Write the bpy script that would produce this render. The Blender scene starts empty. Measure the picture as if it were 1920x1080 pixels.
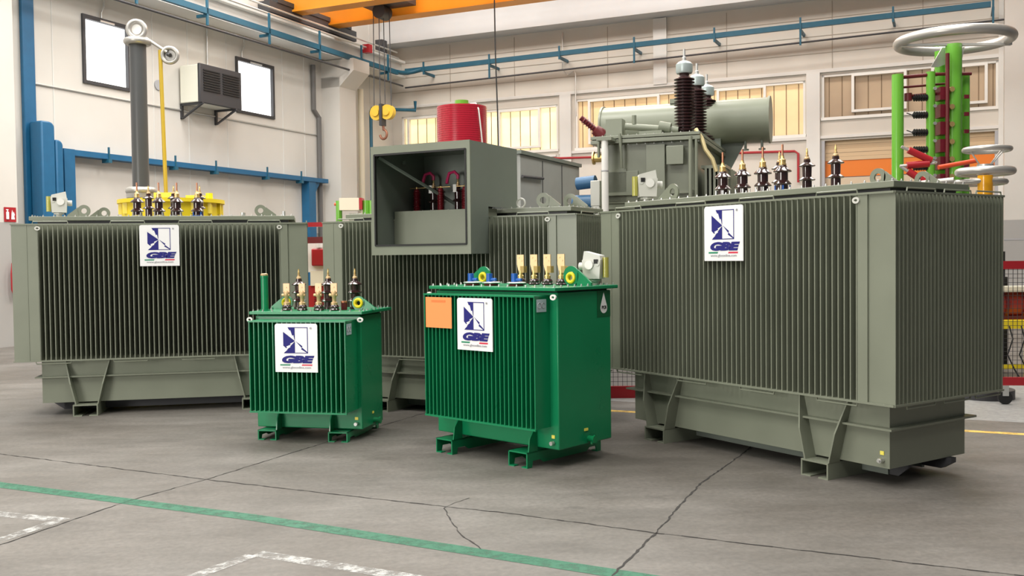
import bpy, math, random
from mathutils import Vector, Matrix
random.seed(7)
SC = bpy.context.scene
COL = SC.collection
PI = math.pi
# ---------------------------------------------------------------- camera
F, PITCH, ROLL, EYE = 1818.86, 0.0315028, 0.0122422, 1.6
cd = bpy.data.cameras.new('camera'); cam = bpy.data.objects.new('camera', cd); COL.objects.link(cam)
cd.sensor_width = 36; cd.lens = F / 1920 * 36; cd.clip_end = 200
fwd = Vector((0, math.cos(PITCH), -math.sin(PITCH)))
rt = Vector((1, 0, 0)); up = rt.cross(fwd)
cr, sr = math.cos(ROLL), math.sin(ROLL)
rt2 = rt * cr - up * sr; up2 = rt * sr + up * cr
m = Matrix.Identity(4)
for i in range(3):
    m[i][0] = rt2[i]; m[i][1] = up2[i]; m[i][2] = -fwd[i]
m.translation = Vector((0, 0, EYE))
cam.matrix_world = m
SC.camera = cam
# ---------------------------------------------------------------- world, light, exposure
w = bpy.data.worlds.new('hall_light'); SC.world = w; w.use_nodes = True
bg = w.node_tree.nodes['Background']
bg.inputs[0].default_value = (0.93, 0.96, 1.0, 1); bg.inputs[1].default_value = 0.13
SC.view_settings.view_transform = 'Standard'; SC.view_settings.look = 'None'
SC.view_settings.exposure = 0.0; SC.view_settings.gamma = 1.0
SC.view_settings.use_curve_mapping = False
RA = -0.4276
E1 = Vector((math.cos(RA), math.sin(RA), 0)); E2 = Vector((-math.sin(RA), math.cos(RA), 0))
CN = Vector((-3.9304, 32.7575, 0))
def RP(t, s, z=0): return CN + E1 * t + E2 * s + Vector((0, 0, z))
def area(name, loc, sx, sy, power, col=(1, 0.97, 0.92), rot=(0, 0, RA)):
    l = bpy.data.lights.new(name, 'AREA'); l.shape = 'RECTANGLE'; l.size = sx; l.size_y = sy
    l.energy = power; l.color = col
    o = bpy.data.objects.new(name, l); COL.objects.link(o); o.location = loc; o.rotation_euler = rot
    return o
for t in (3.5, 10.5, 17.5):
    for s in (-32, -25, -18, -11.5, -5.0):
        area('overhead_light', RP(t, s, 11.3), 4.5, 2.2, (430 if s > -8 else 640 if s > -20 else 500) * (.8 if t > 17 else 1))  # overhead lamps; the row nearest the back wall is added to brighten it
# daylight of the big hall door behind and to the left of the camera
area('hall_door_light', Vector((-9.5, -1.5, 2.6)), 4.2, 3.6, 800, (1, 0.965, 0.90), (math.radians(88), 0, math.radians(-48)))

# ---------------------------------------------------------------- helpers
MATS = {}
def mat(name, col, rough=0.5, metal=0.0, noise=0.0, nscale=6.0, bump=0.0, emit=None, estr=0.0, coat=0.0, streak=False):
    if name in MATS: return MATS[name]
    m = bpy.data.materials.new(name); m.use_nodes = True; MATS[name] = m
    nt = m.node_tree; b = nt.nodes['Principled BSDF']
    b.inputs['Base Color'].default_value = (*col, 1); b.inputs['Roughness'].default_value = rough
    b.inputs['Metallic'].default_value = metal
    if coat: b.inputs['Coat Weight'].default_value = coat
    if emit:
        b.inputs['Emission Color'].default_value = (*emit, 1); b.inputs['Emission Strength'].default_value = estr
    if noise or bump:
        tc = nt.nodes.new('ShaderNodeTexCoord'); n = nt.nodes.new('ShaderNodeTexNoise')
        n.inputs['Scale'].default_value = nscale; n.inputs['Detail'].default_value = 5
        if streak:
            mp = nt.nodes.new('ShaderNodeMapping'); mp.inputs['Scale'].default_value = (1, 1, .12)
            nt.links.new(tc.outputs['Object'], mp.inputs[0]); nt.links.new(mp.outputs[0], n.inputs['Vector'])
        else: nt.links.new(tc.outputs['Object'], n.inputs['Vector'])
        if noise:
            r = nt.nodes.new('ShaderNodeMapRange'); r.inputs['From Min'].default_value = .3; r.inputs['From Max'].default_value = .7
            r.inputs['To Min'].default_value = 1 - noise; r.inputs['To Max'].default_value = 1 + noise
            nt.links.new(n.outputs['Fac'], r.inputs['Value'])
            mx = nt.nodes.new('ShaderNodeMix'); mx.data_type = 'RGBA'; mx.blend_type = 'MULTIPLY'; mx.inputs['Factor'].default_value = 1
            mx.inputs['A'].default_value = (*col, 1)
            cb = nt.nodes.new('ShaderNodeCombineColor')
            for i in range(3): nt.links.new(r.outputs[0], cb.inputs[i])
            nt.links.new(cb.outputs[0], mx.inputs['B']); nt.links.new(mx.outputs['Result'], b.inputs['Base Color'])
            r2 = nt.nodes.new('ShaderNodeMapRange'); r2.inputs['To Min'].default_value = max(0.05, rough - .1); r2.inputs['To Max'].default_value = min(1, rough + .1)
            nt.links.new(n.outputs['Fac'], r2.inputs['Value']); nt.links.new(r2.outputs[0], b.inputs['Roughness'])
        if bump:
            bp = nt.nodes.new('ShaderNodeBump'); bp.inputs['Strength'].default_value = bump; bp.inputs['Distance'].default_value = .01
            nt.links.new(n.outputs['Fac'], bp.inputs['Height']); nt.links.new(bp.outputs[0], b.inputs['Normal'])
    return m

class MB:
    def __init__(s): s.v = []; s.f = []; s.sm = []; s.mi = []; s.cur = 0
    def add(s, vs, fs, smooth=False):
        o = len(s.v); s.v += [tuple(v) for v in vs]
        for f in fs: s.f.append(tuple(i + o for i in f)); s.sm.append(smooth); s.mi.append(s.cur)
        return s
    def box(s, x0, x1, y0, y1, z0, z1):
        if x0 > x1: x0, x1 = x1, x0
        if y0 > y1: y0, y1 = y1, y0
        if z0 > z1: z0, z1 = z1, z0
        return s.add([(x0,y0,z0),(x1,y0,z0),(x1,y1,z0),(x0,y1,z0),(x0,y0,z1),(x1,y0,z1),(x1,y1,z1),(x0,y1,z1)],
                     [(3,2,1,0),(4,5,6,7),(0,1,5,4),(1,2,6,5),(2,3,7,6),(3,0,4,7)])
    def hexa(s, p):   # 8 corner points, bottom loop then top loop
        return s.add(p, [(3,2,1,0),(4,5,6,7),(0,1,5,4),(1,2,6,5),(2,3,7,6),(3,0,4,7)])
    def cyl(s, p0, p1, r0, r1=None, n=20, caps=True):
        r1 = r0 if r1 is None else r1
        p0 = Vector(p0); p1 = Vector(p1); d = (p1 - p0).normalized()
        a = Vector((0, 0, 1)) if abs(d.z) < .9 else Vector((1, 0, 0))
        x = d.cross(a).normalized(); y = d.cross(x)
        vs = []
        for p, r in ((p0, r0), (p1, r1)):
            for i in range(n):
                t = 2 * PI * i / n; vs.append(p + x * (r * math.cos(t)) + y * (r * math.sin(t)))
        s.add(vs, [(i, i + n, (i + 1) % n + n, (i + 1) % n) for i in range(n)], True)
        if caps: s.add(vs, [tuple(range(n)), tuple(range(2 * n - 1, n - 1, -1))])
        return s
    def lathe(s, prof, c=(0, 0, 0), n=24):
        vs = []
        for r, z in prof:
            for i in range(n):
                t = 2 * PI * i / n; vs.append((c[0] + r * math.cos(t), c[1] + r * math.sin(t), c[2] + z))
        fs = []
        for k in range(len(prof) - 1):
            for i in range(n):
                j = (i + 1) % n; fs.append((k*n+i, k*n+j, (k+1)*n+j, (k+1)*n+i))
        s.add(vs, fs, True)
        L = len(prof) - 1
        s.add(vs, [tuple(range(n - 1, -1, -1)), tuple(range(L*n, L*n + n))])
        return s
    def torus(s, c, R, r, ax=(0, 0, 1), n=48, k=14):
        c = Vector(c); ax = Vector(ax).normalized()
        a = Vector((0, 0, 1)) if abs(ax.z) < .9 else Vector((1, 0, 0))
        x = ax.cross(a).normalized(); y = ax.cross(x)
        vs = []
        for i in range(n):
            t = 2*PI*i/n; d = x*math.cos(t) + y*math.sin(t)
            for j in range(k):
                q = 2*PI*j/k; vs.append(c + d*(R + r*math.cos(q)) + ax*(r*math.sin(q)))
        return s.add(vs, [(i*k+j, ((i+1)%n)*k+j, ((i+1)%n)*k+(j+1)%k, i*k+(j+1)%k) for i in range(n) for j in range(k)], True)
    def tube(s, pts, r, n=10):
        pts = [Vector(p) for p in pts]; rings = []
        px = None
        for i, p in enumerate(pts):
            d = (pts[min(i+1, len(pts)-1)] - pts[max(i-1, 0)]).normalized()
            a = px if px is not None else (Vector((0,0,1)) if abs(d.z) < .9 else Vector((1,0,0)))
            y = d.cross(a).normalized(); x = y.cross(d).normalized(); px = x
            rings.append([p + x*(r*math.cos(2*PI*k/n)) + y*(r*math.sin(2*PI*k/n)) for k in range(n)])
        vs = [q for R in rings for q in R]
        s.add(vs, [(i*n+k, i*n+(k+1)%n, (i+1)*n+(k+1)%n, (i+1)*n+k) for i in range(len(pts)-1) for k in range(n)], True)
        L = len(pts)-1
        return s.add(vs, [tuple(range(n-1,-1,-1)), tuple(range(L*n, L*n+n))])
    def prism(s, poly, o, ua, ub, th):
        o = Vector(o); ua = Vector(ua); ub = Vector(ub); nn = ua.cross(ub).normalized() * th
        n = len(poly); a = [o + ua*p[0] + ub*p[1] for p in poly]; vs = a + [q + nn for q in a]
        s.add(vs, [tuple(range(n-1,-1,-1)), tuple(range(n, 2*n))] + [(i,(i+1)%n,(i+1)%n+n,i+n) for i in range(n)])
        return s
    def ring(s, outer, inner, o, ua, ub, th):   # plate with a hole; outer and inner have the same count
        o = Vector(o); ua = Vector(ua); ub = Vector(ub); nn = ua.cross(ub).normalized() * th
        n = len(outer); A = [o+ua*p[0]+ub*p[1] for p in outer]; B = [o+ua*p[0]+ub*p[1] for p in inner]
        vs = A + B + [q+nn for q in A] + [q+nn for q in B]; fs = []
        for i in range(n):
            j = (i+1) % n
            fs += [(i, n+i, n+j, j), (2*n+i, 2*n+j, 3*n+j, 3*n+i), (i, j, 2*n+j, 2*n+i), (n+i, 3*n+i, 3*n+j, n+j)]
        return s.add(vs, fs)
    def mesh(s, name, mats):
        me = bpy.data.meshes.new(name); me.from_pydata(s.v, [], s.f)
        for m in (mats if isinstance(mats, (list, tuple)) else [mats]): me.materials.append(m)
        me.polygons.foreach_set('use_smooth', s.sm); me.polygons.foreach_set('material_index', s.mi)
        me.update()
        try: me.set_sharp_from_angle(angle=math.radians(40))
        except Exception: pass
        return me
    def build(s, name, mats, parent=None, loc=None, rot=None, bevel=0, label=None):
        return put(name, s.mesh(name, mats), parent, loc, rot, bevel, label)
def put(name, me, parent=None, loc=None, rot=None, bevel=0, label=None):
    o = bpy.data.objects.new(name, me); COL.objects.link(o)
    if parent: o.parent = parent
    if loc is not None: o.location = loc
    if rot is not None: o.rotation_euler = rot
    if bevel:
        b = o.modifiers.new('bevel', 'BEVEL'); b.width = bevel; b.segments = 2; b.limit_method = 'ANGLE'
    if label: o['label'] = label
    return o
def tag(o, label, cat, group=None):
    o['label'] = label; o['category'] = cat
    if group: o['group'] = group
    return o
def thing(name, label, cat, loc=(0,0,0), rz=0, group=None):
    o = bpy.data.objects.new(name, None); COL.objects.link(o); o.location = loc; o.rotation_euler = (0,0,rz)
    o.empty_display_size = .2
    return tag(o, label, cat, group)
def struct(o): o['kind'] = 'structure'; return o
def stuff(o): o['kind'] = 'stuff'; return o
CACHE = {}
def shared(key, fn):
    if key not in CACHE: CACHE[key] = fn()
    return CACHE[key]

# ---------------------------------------------------------------- materials
GREY = mat('grey_green_enamel', (.205,.222,.168), .38, noise=.05, nscale=2.5)
GREYB = mat('blue_grey_enamel', (.175,.20,.172), .4, noise=.05, nscale=2.5)
GREEN = mat('green_enamel', (.0035,.21,.082), .3, noise=.05, nscale=3)
GREEN2 = mat('dark_green_enamel', (.003,.20,.07), .33, noise=.05, nscale=3)
PORC = mat('brown_porcelain', (.035,.014,.014), .16, coat=.6)
PORC2 = mat('dark_shed_porcelain', (.045,.02,.02), .3)
COPPER = mat('copper', (.75,.30,.18), .3, .85)
BRASS = mat('brass', (.78,.55,.22), .32, .75)
TINNED = mat('pale_brass_clamp', (.60,.41,.21), .4, .3)
STEEL = mat('zinc_steel', (.62,.62,.6), .35, .7)
DKSTEEL = mat('dark_steel', (.06,.06,.065), .5, .3)
BLACK = mat('black_rubber', (.012,.012,.012), .6)
WHITE = mat('white_enamel', (.82,.81,.77), .4)
ALU = mat('spun_aluminium', (.47,.455,.43), .34, .55, noise=.04, nscale=3)
LTGREY = mat('light_grey_plastic', (.60,.60,.55), .45)
BLUE = mat('blue_enamel', (.010,.115,.25), .45, noise=.06)
BLUE2 = mat('blue_steel', (.015,.105,.17), .45, noise=.06)
CAPBLUE = mat('blue_plastic', (.01,.10,.42), .4)
RED = mat('red_enamel', (.38,.012,.02), .4)
DKRED = mat('oxide_red', (.13,.012,.015), .45)
COIL = mat('red_winding_resin', (.42,.012,.03), .22, coat=.5)
LIME = mat('lime_green_tube', (.14,.42,.04), .25, coat=.4)
YELLOW = mat('yellow_enamel', (.85,.66,.02), .4)
OCHRE = mat('ochre_fibreglass', (.52,.36,.03), .4)
ORANGE = mat('orange_enamel', (.80,.30,.015), .4, noise=.08, nscale=.8)
AMBER = mat('amber_tube', (.90,.42,.01), .25, coat=.3)
ORSTICK = mat('orange_paper', (1.0,.32,.10), .5)
DKGREY = mat('grey_plastic_tube', (.075,.078,.082), .35)
CREAM = mat('cream_sheet_metal', (.80,.74,.58), .45)
SIGNW = mat('sign_white', (.86,.86,.86), .35)
NAVY = mat('sign_navy', (.008,.008,.17), .7)
SGREEN = mat('sign_green', (.02,.25,.13), .4)
SRED = mat('sign_red', (.65,.03,.07), .4)
SGREY = mat('sign_grey', (.4,.4,.42), .4)
YTAG = mat('yellow_tag', (.85,.75,.12), .5)
MAROON = mat('maroon_resin', (.14,.01,.02), .35)
PINK = mat('crimson_cable', (.55,.02,.12), .4)
OIL = mat('oil_glass', (.40,.38,.08), .15)

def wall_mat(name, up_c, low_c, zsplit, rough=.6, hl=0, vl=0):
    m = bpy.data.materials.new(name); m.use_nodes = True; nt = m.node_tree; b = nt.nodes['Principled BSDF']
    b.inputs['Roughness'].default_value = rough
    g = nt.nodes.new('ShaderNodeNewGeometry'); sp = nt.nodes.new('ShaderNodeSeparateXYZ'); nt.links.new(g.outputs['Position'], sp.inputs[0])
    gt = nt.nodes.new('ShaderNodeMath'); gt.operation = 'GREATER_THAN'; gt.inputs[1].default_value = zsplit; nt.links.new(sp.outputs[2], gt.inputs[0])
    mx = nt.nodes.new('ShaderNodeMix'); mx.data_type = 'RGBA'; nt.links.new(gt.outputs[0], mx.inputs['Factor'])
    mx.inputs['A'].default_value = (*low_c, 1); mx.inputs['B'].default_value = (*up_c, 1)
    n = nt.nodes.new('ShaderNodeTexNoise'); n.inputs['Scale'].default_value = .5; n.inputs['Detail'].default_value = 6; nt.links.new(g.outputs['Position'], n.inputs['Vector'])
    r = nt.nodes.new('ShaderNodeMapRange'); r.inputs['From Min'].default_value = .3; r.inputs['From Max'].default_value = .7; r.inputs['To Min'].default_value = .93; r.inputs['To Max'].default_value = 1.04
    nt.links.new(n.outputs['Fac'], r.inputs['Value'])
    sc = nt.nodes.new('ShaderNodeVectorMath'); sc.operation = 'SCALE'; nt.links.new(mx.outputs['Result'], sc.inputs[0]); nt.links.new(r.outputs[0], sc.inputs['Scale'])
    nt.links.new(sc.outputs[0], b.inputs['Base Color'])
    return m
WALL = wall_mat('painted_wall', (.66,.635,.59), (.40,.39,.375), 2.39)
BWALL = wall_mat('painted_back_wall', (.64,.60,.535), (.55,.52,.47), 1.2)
CONC = mat('painted_concrete', (.70,.69,.66), .6, noise=.04, nscale=1)

def floor_mat():
    m = bpy.data.materials.new('worn_concrete'); m.use_nodes = True; nt = m.node_tree; b = nt.nodes['Principled BSDF']
    g = nt.nodes.new('ShaderNodeNewGeometry')
    def noise(sc, det, sx=1, sy=1, rough=.6):
        mp = nt.nodes.new('ShaderNodeMapping'); mp.inputs['Scale'].default_value = (sx, sy, 1); mp.inputs['Rotation'].default_value = (0, 0, -.45)
        n = nt.nodes.new('ShaderNodeTexNoise'); n.inputs['Scale'].default_value = sc; n.inputs['Detail'].default_value = det; n.inputs['Roughness'].default_value = rough
        nt.links.new(g.outputs['Position'], mp.inputs[0]); nt.links.new(mp.outputs[0], n.inputs['Vector']); return n.outputs['Fac']
    def ramp(fac, stops):
        r = nt.nodes.new('ShaderNodeValToRGB'); e = r.color_ramp.elements
        e[0].position, e[0].color = stops[0][0], (*stops[0][1], 1); e[1].position, e[1].color = stops[1][0], (*stops[1][1], 1)
        for p, c in stops[2:]:
            q = e.new(p); q.color = (*c, 1)
        nt.links.new(fac, r.inputs[0]); return r.outputs[0]
    def mul(a, c):
        mx = nt.nodes.new('ShaderNodeMix'); mx.data_type = 'RGBA'; mx.blend_type = 'MULTIPLY'; mx.inputs['Factor'].default_value = 1
        nt.links.new(a, mx.inputs['A']); nt.links.new(c, mx.inputs['B']); return mx.outputs['Result']
    base = ramp(noise(.55, 6), [(.32, (.122,.109,.094)), (.68, (.20,.187,.172))])
    st = ramp(noise(2.2, 8, .45, 1.6, .7), [(.3, (.70,.70,.69)), (.7, (1.15,1.15,1.15))])
    fine = ramp(noise(28, 6), [(.3, (.80,.80,.80)), (.7, (1.12,1.12,1.12))])
    pale = ramp(noise(9, 4, .35, 2.2, .75), [(.67, (1,1,1)), (.78, (1.5,1.48,1.45))])
    stain = ramp(noise(3.1, 3, 1, 1.4), [(.24, (.72,.72,.72)), (.34, (1,1,1))])
    c = mul(mul(mul(mul(base, st), fine), pale), stain)
    nt.links.new(c, b.inputs['Base Color'])
    r = nt.nodes.new('ShaderNodeMapRange'); r.inputs['To Min'].default_value = .38; r.inputs['To Max'].default_value = .72
    nt.links.new(noise(1.3, 7), r.inputs['Value']); nt.links.new(r.outputs[0], b.inputs['Roughness'])
    bp = nt.nodes.new('ShaderNodeBump'); bp.inputs['Strength'].default_value = .12; bp.inputs['Distance'].default_value = .01
    nt.links.new(noise(14, 8), bp.inputs['Height']); nt.links.new(bp.outputs[0], b.inputs['Normal'])
    return m
def paint_mat(name, col, wear, lo=.45, hi=.6):   # worn floor paint: bare floor shows through the worn spots
    m = bpy.data.materials.new(name); m.use_nodes = True; nt = m.node_tree; b = nt.nodes['Principled BSDF']
    b.inputs['Base Color'].default_value = (*col, 1); b.inputs['Roughness'].default_value = .55
    g = nt.nodes.new('ShaderNodeNewGeometry'); n = nt.nodes.new('ShaderNodeTexNoise'); n.inputs['Scale'].default_value = 11; n.inputs['Detail'].default_value = 8; n.inputs['Roughness'].default_value = .75
    nt.links.new(g.outputs['Position'], n.inputs['Vector'])
    r = nt.nodes.new('ShaderNodeMapRange'); r.inputs['From Min'].default_value = lo; r.inputs['From Max'].default_value = hi
    r.inputs['To Min'].default_value = 1; r.inputs['To Max'].default_value = 1 - wear
    nt.links.new(n.outputs['Fac'], r.inputs['Value']); nt.links.new(r.outputs[0], b.inputs['Alpha'])
    return m

# ---------------------------------------------------------------- the hall
def strip(a, bb, wd, z=.0015):
    a = Vector((*a, z)); bb = Vector((*bb, z)); d = (bb - a).normalized(); n = Vector((-d.y, d.x, 0)) * wd / 2
    return [a - n, bb - n, bb + n, a + n]
mb = MB(); mb.add([(-30,-14,0),(30,-14,0),(30,45,0),(-30,45,0)], [(0,1,2,3)])
struct(mb.build('floor', floor_mat()))
PAINTG = paint_mat('worn_green_paint', (.025,.15,.085), .40); PAINTW = paint_mat('worn_white_paint', (.46,.46,.445), .92, .40, .56)
PAINTY = paint_mat('worn_yellow_paint', (.85,.55,.12), .5); PAINTL = paint_mat('pale_floor_paint', (.33,.33,.32), .35, .3, .7)
def line_ext(a, b, e0, e1):
    a = Vector(a); b = Vector(b); d = (b - a).normalized(); return tuple(a - d*e0), tuple(b + d*e1)
mb = MB()
gl = [(-7.3,8.75),(-3.75,6.985),(-1.62,5.99),(-.02,5.125),(1.9,4.1)]
for p, q in zip(gl, gl[1:]): mb.add(strip(p, q, .125), [(0,1,2,3)])
tag(mb.build('painted_line', PAINTG), 'long worn green line painted across the concrete floor in front', 'floor marking')
mb = MB(); mb.add(strip((-3.75,6.32), (-2.80,5.98), .10), [(0,1,2,3)]); mb.add(strip((-2.84,5.95), (-3.2,5.0), .085, .0018), [(0,1,2,3)])
tag(mb.build('painted_corner_mark', PAINTW), 'worn white corner mark on the floor at lower left of the green line', 'floor marking')
mb = MB(); mb.add(strip((-1.41,5.25), (-.4,4.76), .10), [(0,1,2,3)]); mb.add(strip((-1.43,5.22), (-1.85,4.5), .085, .0018), [(0,1,2,3)])
tag(mb.build('painted_corner_mark', PAINTW), 'worn white corner mark on the floor at the bottom centre, below the green line', 'floor marking')
mb = MB(); mb.add(strip((.2,10.37), (7.5,7.05), .10), [(0,1,2,3)])
tag(mb.build('painted_line', PAINTY), 'thin yellow line painted on the floor beyond the large right transformer', 'floor marking')
mb = MB(); mb.add(strip((.8,12.4), (9.5,8.45), 2.9, .001), [(0,1,2,3)])
struct(mb.build('trim_1', PAINTL))
JOINT = mat('crack_dirt', (.035,.032,.03), .9)
def crack(pts, wd, jit, name):
    mb = MB(); P = []
    for (a, b) in zip(pts, pts[1:]):
        L = math.dist(a, b); n = max(2, int(L / .05))
        for i in range(n): P.append((a[0] + (b[0]-a[0])*i/n + random.uniform(-jit, jit), a[1] + (b[1]-a[1])*i/n + random.uniform(-jit, jit)))
    P.append(pts[-1])
    for p, q in zip(P, P[1:]): mb.add(strip(p, q, wd * random.uniform(.4, 1.35), .0022), [(0,1,2,3)])
    return struct(mb.build(name, JOINT))
crack([(-7,9.5),(-4.33,8.12),(-2.24,7.05),(-.64,6.29),(-.02,6.01),(.81,5.55),(2.46,4.75),(3.6,4.2)], .011, .006, 'trim_2')
crack([(-3.7,3.7),(-2.93,5.47),(-2.59,6.45),(-2.25,7.08),(-1.6,8.56),(-.97,9.89),(-.5,10.9)], .010, .006, 'trim_3')
crack([(.2,4.1),(.53,4.91),(.82,5.57),(1.28,6.7),(1.85,7.77),(2.3,8.7)], .013, .007, 'trim_4')
crack([(-.45,6.2),(-.43,6.0),(-.37,5.76),(-.28,5.5),(-.19,5.28)], .007, .012, 'trim_5')
crack([(-.45,6.2),(-.30,6.42)], .005, .01, 'trim_6')

ROOM = dict(loc=CN, rot=(0, 0, RA))
# left wall (t=0) with two window openings; room frame: x = t, y = s, z
W1 = (-12.79,-11.47,5.49,6.98); W2 = (-7.86,-6.30,5.50,6.96)
def wall_with_holes(along, holes, lo, hi, z0, z1, box):
    mb = MB(); cur = lo
    for (a, b, c, d) in sorted(holes):
        if a > cur: box(mb, cur, a, z0, z1)
        box(mb, a, b, z0, c); box(mb, a, b, d, z1); cur = b
    if cur < hi: box(mb, cur, hi, z0, z1)
    return mb
lw = wall_with_holes('s', [W1, W2], -38, .3, 0, 11.6, lambda m, a, b, c, d: m.box(-.3, 0, a, b, c, d))
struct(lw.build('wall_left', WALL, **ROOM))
mb = MB()   # panel joints of the left wall, raised narrow cover strips
for s in (-16.4,-14.95,-13.55,-10.75,-9.6,-8.2,-5.9,-4.9,-2.6,-1.4): mb.box(0, .012, s-.012, s+.012, .0, 11.5)
struct(mb.build('trim_7', CONC, **ROOM))
GLOW = mat('bright_daylight_glass', (.9,.95,.9), .3, emit=(1,1,1), estr=1.9)
for i, (a, b, c, d) in enumerate((W1, W2)):
    e = bpy.data.objects.new('window_%d' % (i+1), None); COL.objects.link(e); e.location = RP(0, a, c); e.rotation_euler = (0,0,RA); struct(e)
    W, H = b - a, d - c
    mb = MB(); f = .07
    mb.box(-.10,.05,0,f,0,H).box(-.10,.05,W-f,W,0,H).box(-.10,.05,f,W-f,0,f).box(-.10,.05,f,W-f,H-f*1.3,H)
    mb.build('window_frame', DKSTEEL, e)
    MB().box(-.06,-.04,f,W-f,f,H-f*1.3).build('window_pane', GLOW, e)
    MB().box(.05,.075,W*.35,W*.65,H-.085,H-.05).build('window_latch', STEEL, e)
# back wall
B1 = (.35,5.95,4.96,6.33); B2 = (6.54,13.38,4.94,6.43); B3 = (13.82,18.2,5.36,6.54); B4 = (13.82,18.2,3.0,4.72)
mb = MB(); H0, H1 = 0, 11.6
def bb(t0, t1, z0, z1): mb.box(t0, t1, 0, .3, z0, z1)
bb(-.3,.35,H0,H1); bb(.35,5.95,H0,4.96); bb(.35,5.95,6.33,H1); bb(5.95,6.54,H0,H1); bb(6.54,13.38,H0,4.94); bb(6.54,13.38,6.43,H1)
bb(13.38,13.82,H0,H1); bb(13.82,18.2,H0,3.0); bb(13.82,18.2,4.72,5.36); bb(13.82,18.2,6.54,H1); bb(18.2,32,H0,H1)
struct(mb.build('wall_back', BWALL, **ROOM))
def curtain_mat(name, c1, c2, strength, dark=(.3,.2,.1)):
    m = bpy.data.materials.new(name); m.use_nodes = True; nt = m.node_tree; b = nt.nodes['Principled BSDF']
    tc = nt.nodes.new('ShaderNodeTexCoord'); n = nt.nodes.new('ShaderNodeTexNoise'); n.inputs['Scale'].default_value = .7; n.inputs['Detail'].default_value = 3
    nt.links.new(tc.outputs['Object'], n.inputs['Vector'])
    r = nt.nodes.new('ShaderNodeValToRGB'); r.color_ramp.elements[0].position = .35; r.color_ramp.elements[1].position = .65
    r.color_ramp.elements[0].color = (*c1, 1); r.color_ramp.elements[1].color = (*c2, 1)
    nt.links.new(n.outputs['Fac'], r.inputs[0]); nt.links.new(r.outputs[0], b.inputs['Emission Color']); nt.links.new(r.outputs[0], b.inputs['Base Color'])
    b.inputs['Emission Strength'].default_value = strength; b.inputs['Roughness'].default_value = .5
    return m
CUR1 = curtain_mat('sunlit_blinds', (.95,.72,.38), (1.0,.84,.52), .85)
CUR2 = curtain_mat('warm_blinds', (.72,.50,.27), (.85,.62,.34), .45)
CUR3 = curtain_mat('dim_blinds', (.36,.26,.17), (.42,.31,.20), .28)
SLATLINE = mat('blind_gap', (.20,.13,.07), .7)
def back_window(idx, t0, t1, z0, z1, cur, casements, fr=WHITE):
    e = bpy.data.objects.new('window_%d' % idx, None); COL.objects.link(e); e.location = RP(t0, 0, z0); e.rotation_euler = (0,0,RA); struct(e)
    W, H = t1 - t0, z1 - z0
    MB().box(.0,W,.16,.18,0,H).build('window_pane', cur, e)
    mb = MB(); x = .18
    while x < W: mb.box(x-.009,x+.009,.145,.16,0,H); x += .34
    mb.build('blind_seams', SLATLINE, e)
    mb = MB(); f = .06
    mb.box(-.02,W+.02,-.05,.16,-.08,0); mb.box(0,W,.02,.16,H-f,H); mb.box(0,f,.02,.16,0,H); mb.box(W-f,W,.02,.16,0,H)
    mb.build('window_frame', fr, e)
    for (c0, c1, q0) in casements:
        mb = MB(); a, b = c0 - t0, c1 - t0; g = .07
        mb.box(a,a+g,-.01,.12,q0,H-.03).box(b-g,b,-.01,.12,q0,H-.03).box(a+g,b-g,-.01,.12,q0,q0+g).box(a+g,b-g,-.01,.12,H-.03-g,H-.03)
        mb.build('casement', fr, e)
back_window(3, *B1[:2], *B1[2:], CUR1, [(.55,1.75,.0),(3.9,5.35,.08)])
back_window(4, *B2[:2], *B2[2:], CUR2, [(6.95,9.2,.1),(10.9,12.3,.1)])
back_window(5, *B3[:2], *B3[2:], CUR3, [(14.6,16.0,.1),(16.6,17.95,.1)])
# strips, ledges, pilasters, deep beam on the back wall
mb = MB()
mb.box(0,18.3,-.07,0,6.60,6.66).box(0,18.3,-.03,0,6.66,6.70)
mb.box(6.0,18.3,-.06,0,4.78,4.86).box(0,5.9,-.06,0,4.72,4.78)
struct(mb.build('trim_8', CONC, **ROOM))
mb = MB(); mb.box(6.05,6.42,-.10,0,0,6.60).box(9.05,9.45,-.10,0,6.66,8.6).box(13.42,13.78,-.10,0,0,6.6).box(18.2,18.5,-.1,0,0,8.6)
struct(mb.build('trim_9', CONC, **ROOM))
mb = MB()
for z in (7.15,7.62,8.1): mb.box(0,18.3,-.012,0,z-.008,z+.008)
for t in (2.2,4.5,7.6,11.2,14.1,16.4): mb.box(t-.01,t+.01,-.012,0,6.7,8.55)
struct(mb.build('trim_10', mat('panel_joint', (.42,.37,.31), .7), **ROOM))
mb = MB(); mb.box(-.0,32,-.75,0,8.62,9.05).box(0,32,-.62,0,9.05,9.9).box(0,32,-.85,0,9.9,10.1)
struct(mb.build('trim_11', mat('beam_concrete', (.60,.61,.62), .6, noise=.04, nscale=1), **ROOM))
MB().box(-.3,32,-40,.3,11.6,11.9).build('ceiling', CONC, **ROOM)['kind'] = 'structure'
# pillars: corner pillar with corbel, near left pillar, right pillar
mb = MB(); mb.box(0,.65,-4.05,-3.2,0,7.0)
mb.prism([(0,6.7),(.65,6.7),(1.15,7.15),(1.15,7.5),(0,7.5)], (0,-4.05+0,0), (1,0,0), (0,0,1), -.85)
struct(mb.build('pillar_left', WALL, **ROOM)); 
mb = MB(); mb.box(0,.65,-17.5,-15.0,0,7.5)
struct(mb.build('trim_12', WALL, **ROOM))
mb = MB(); mb.box(18.31,19.4,-.75,0,0,11.6); struct(mb.build('trim_13', WALL, **ROOM))
mb = MB(); mb.box(18.305,19.41,-.76,-.745,1.88,1.92); struct(mb.build('baseboard_right', SGREY, **ROOM))
bpy.data.objects['pillar_left'].name = 'trim_14'
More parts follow.
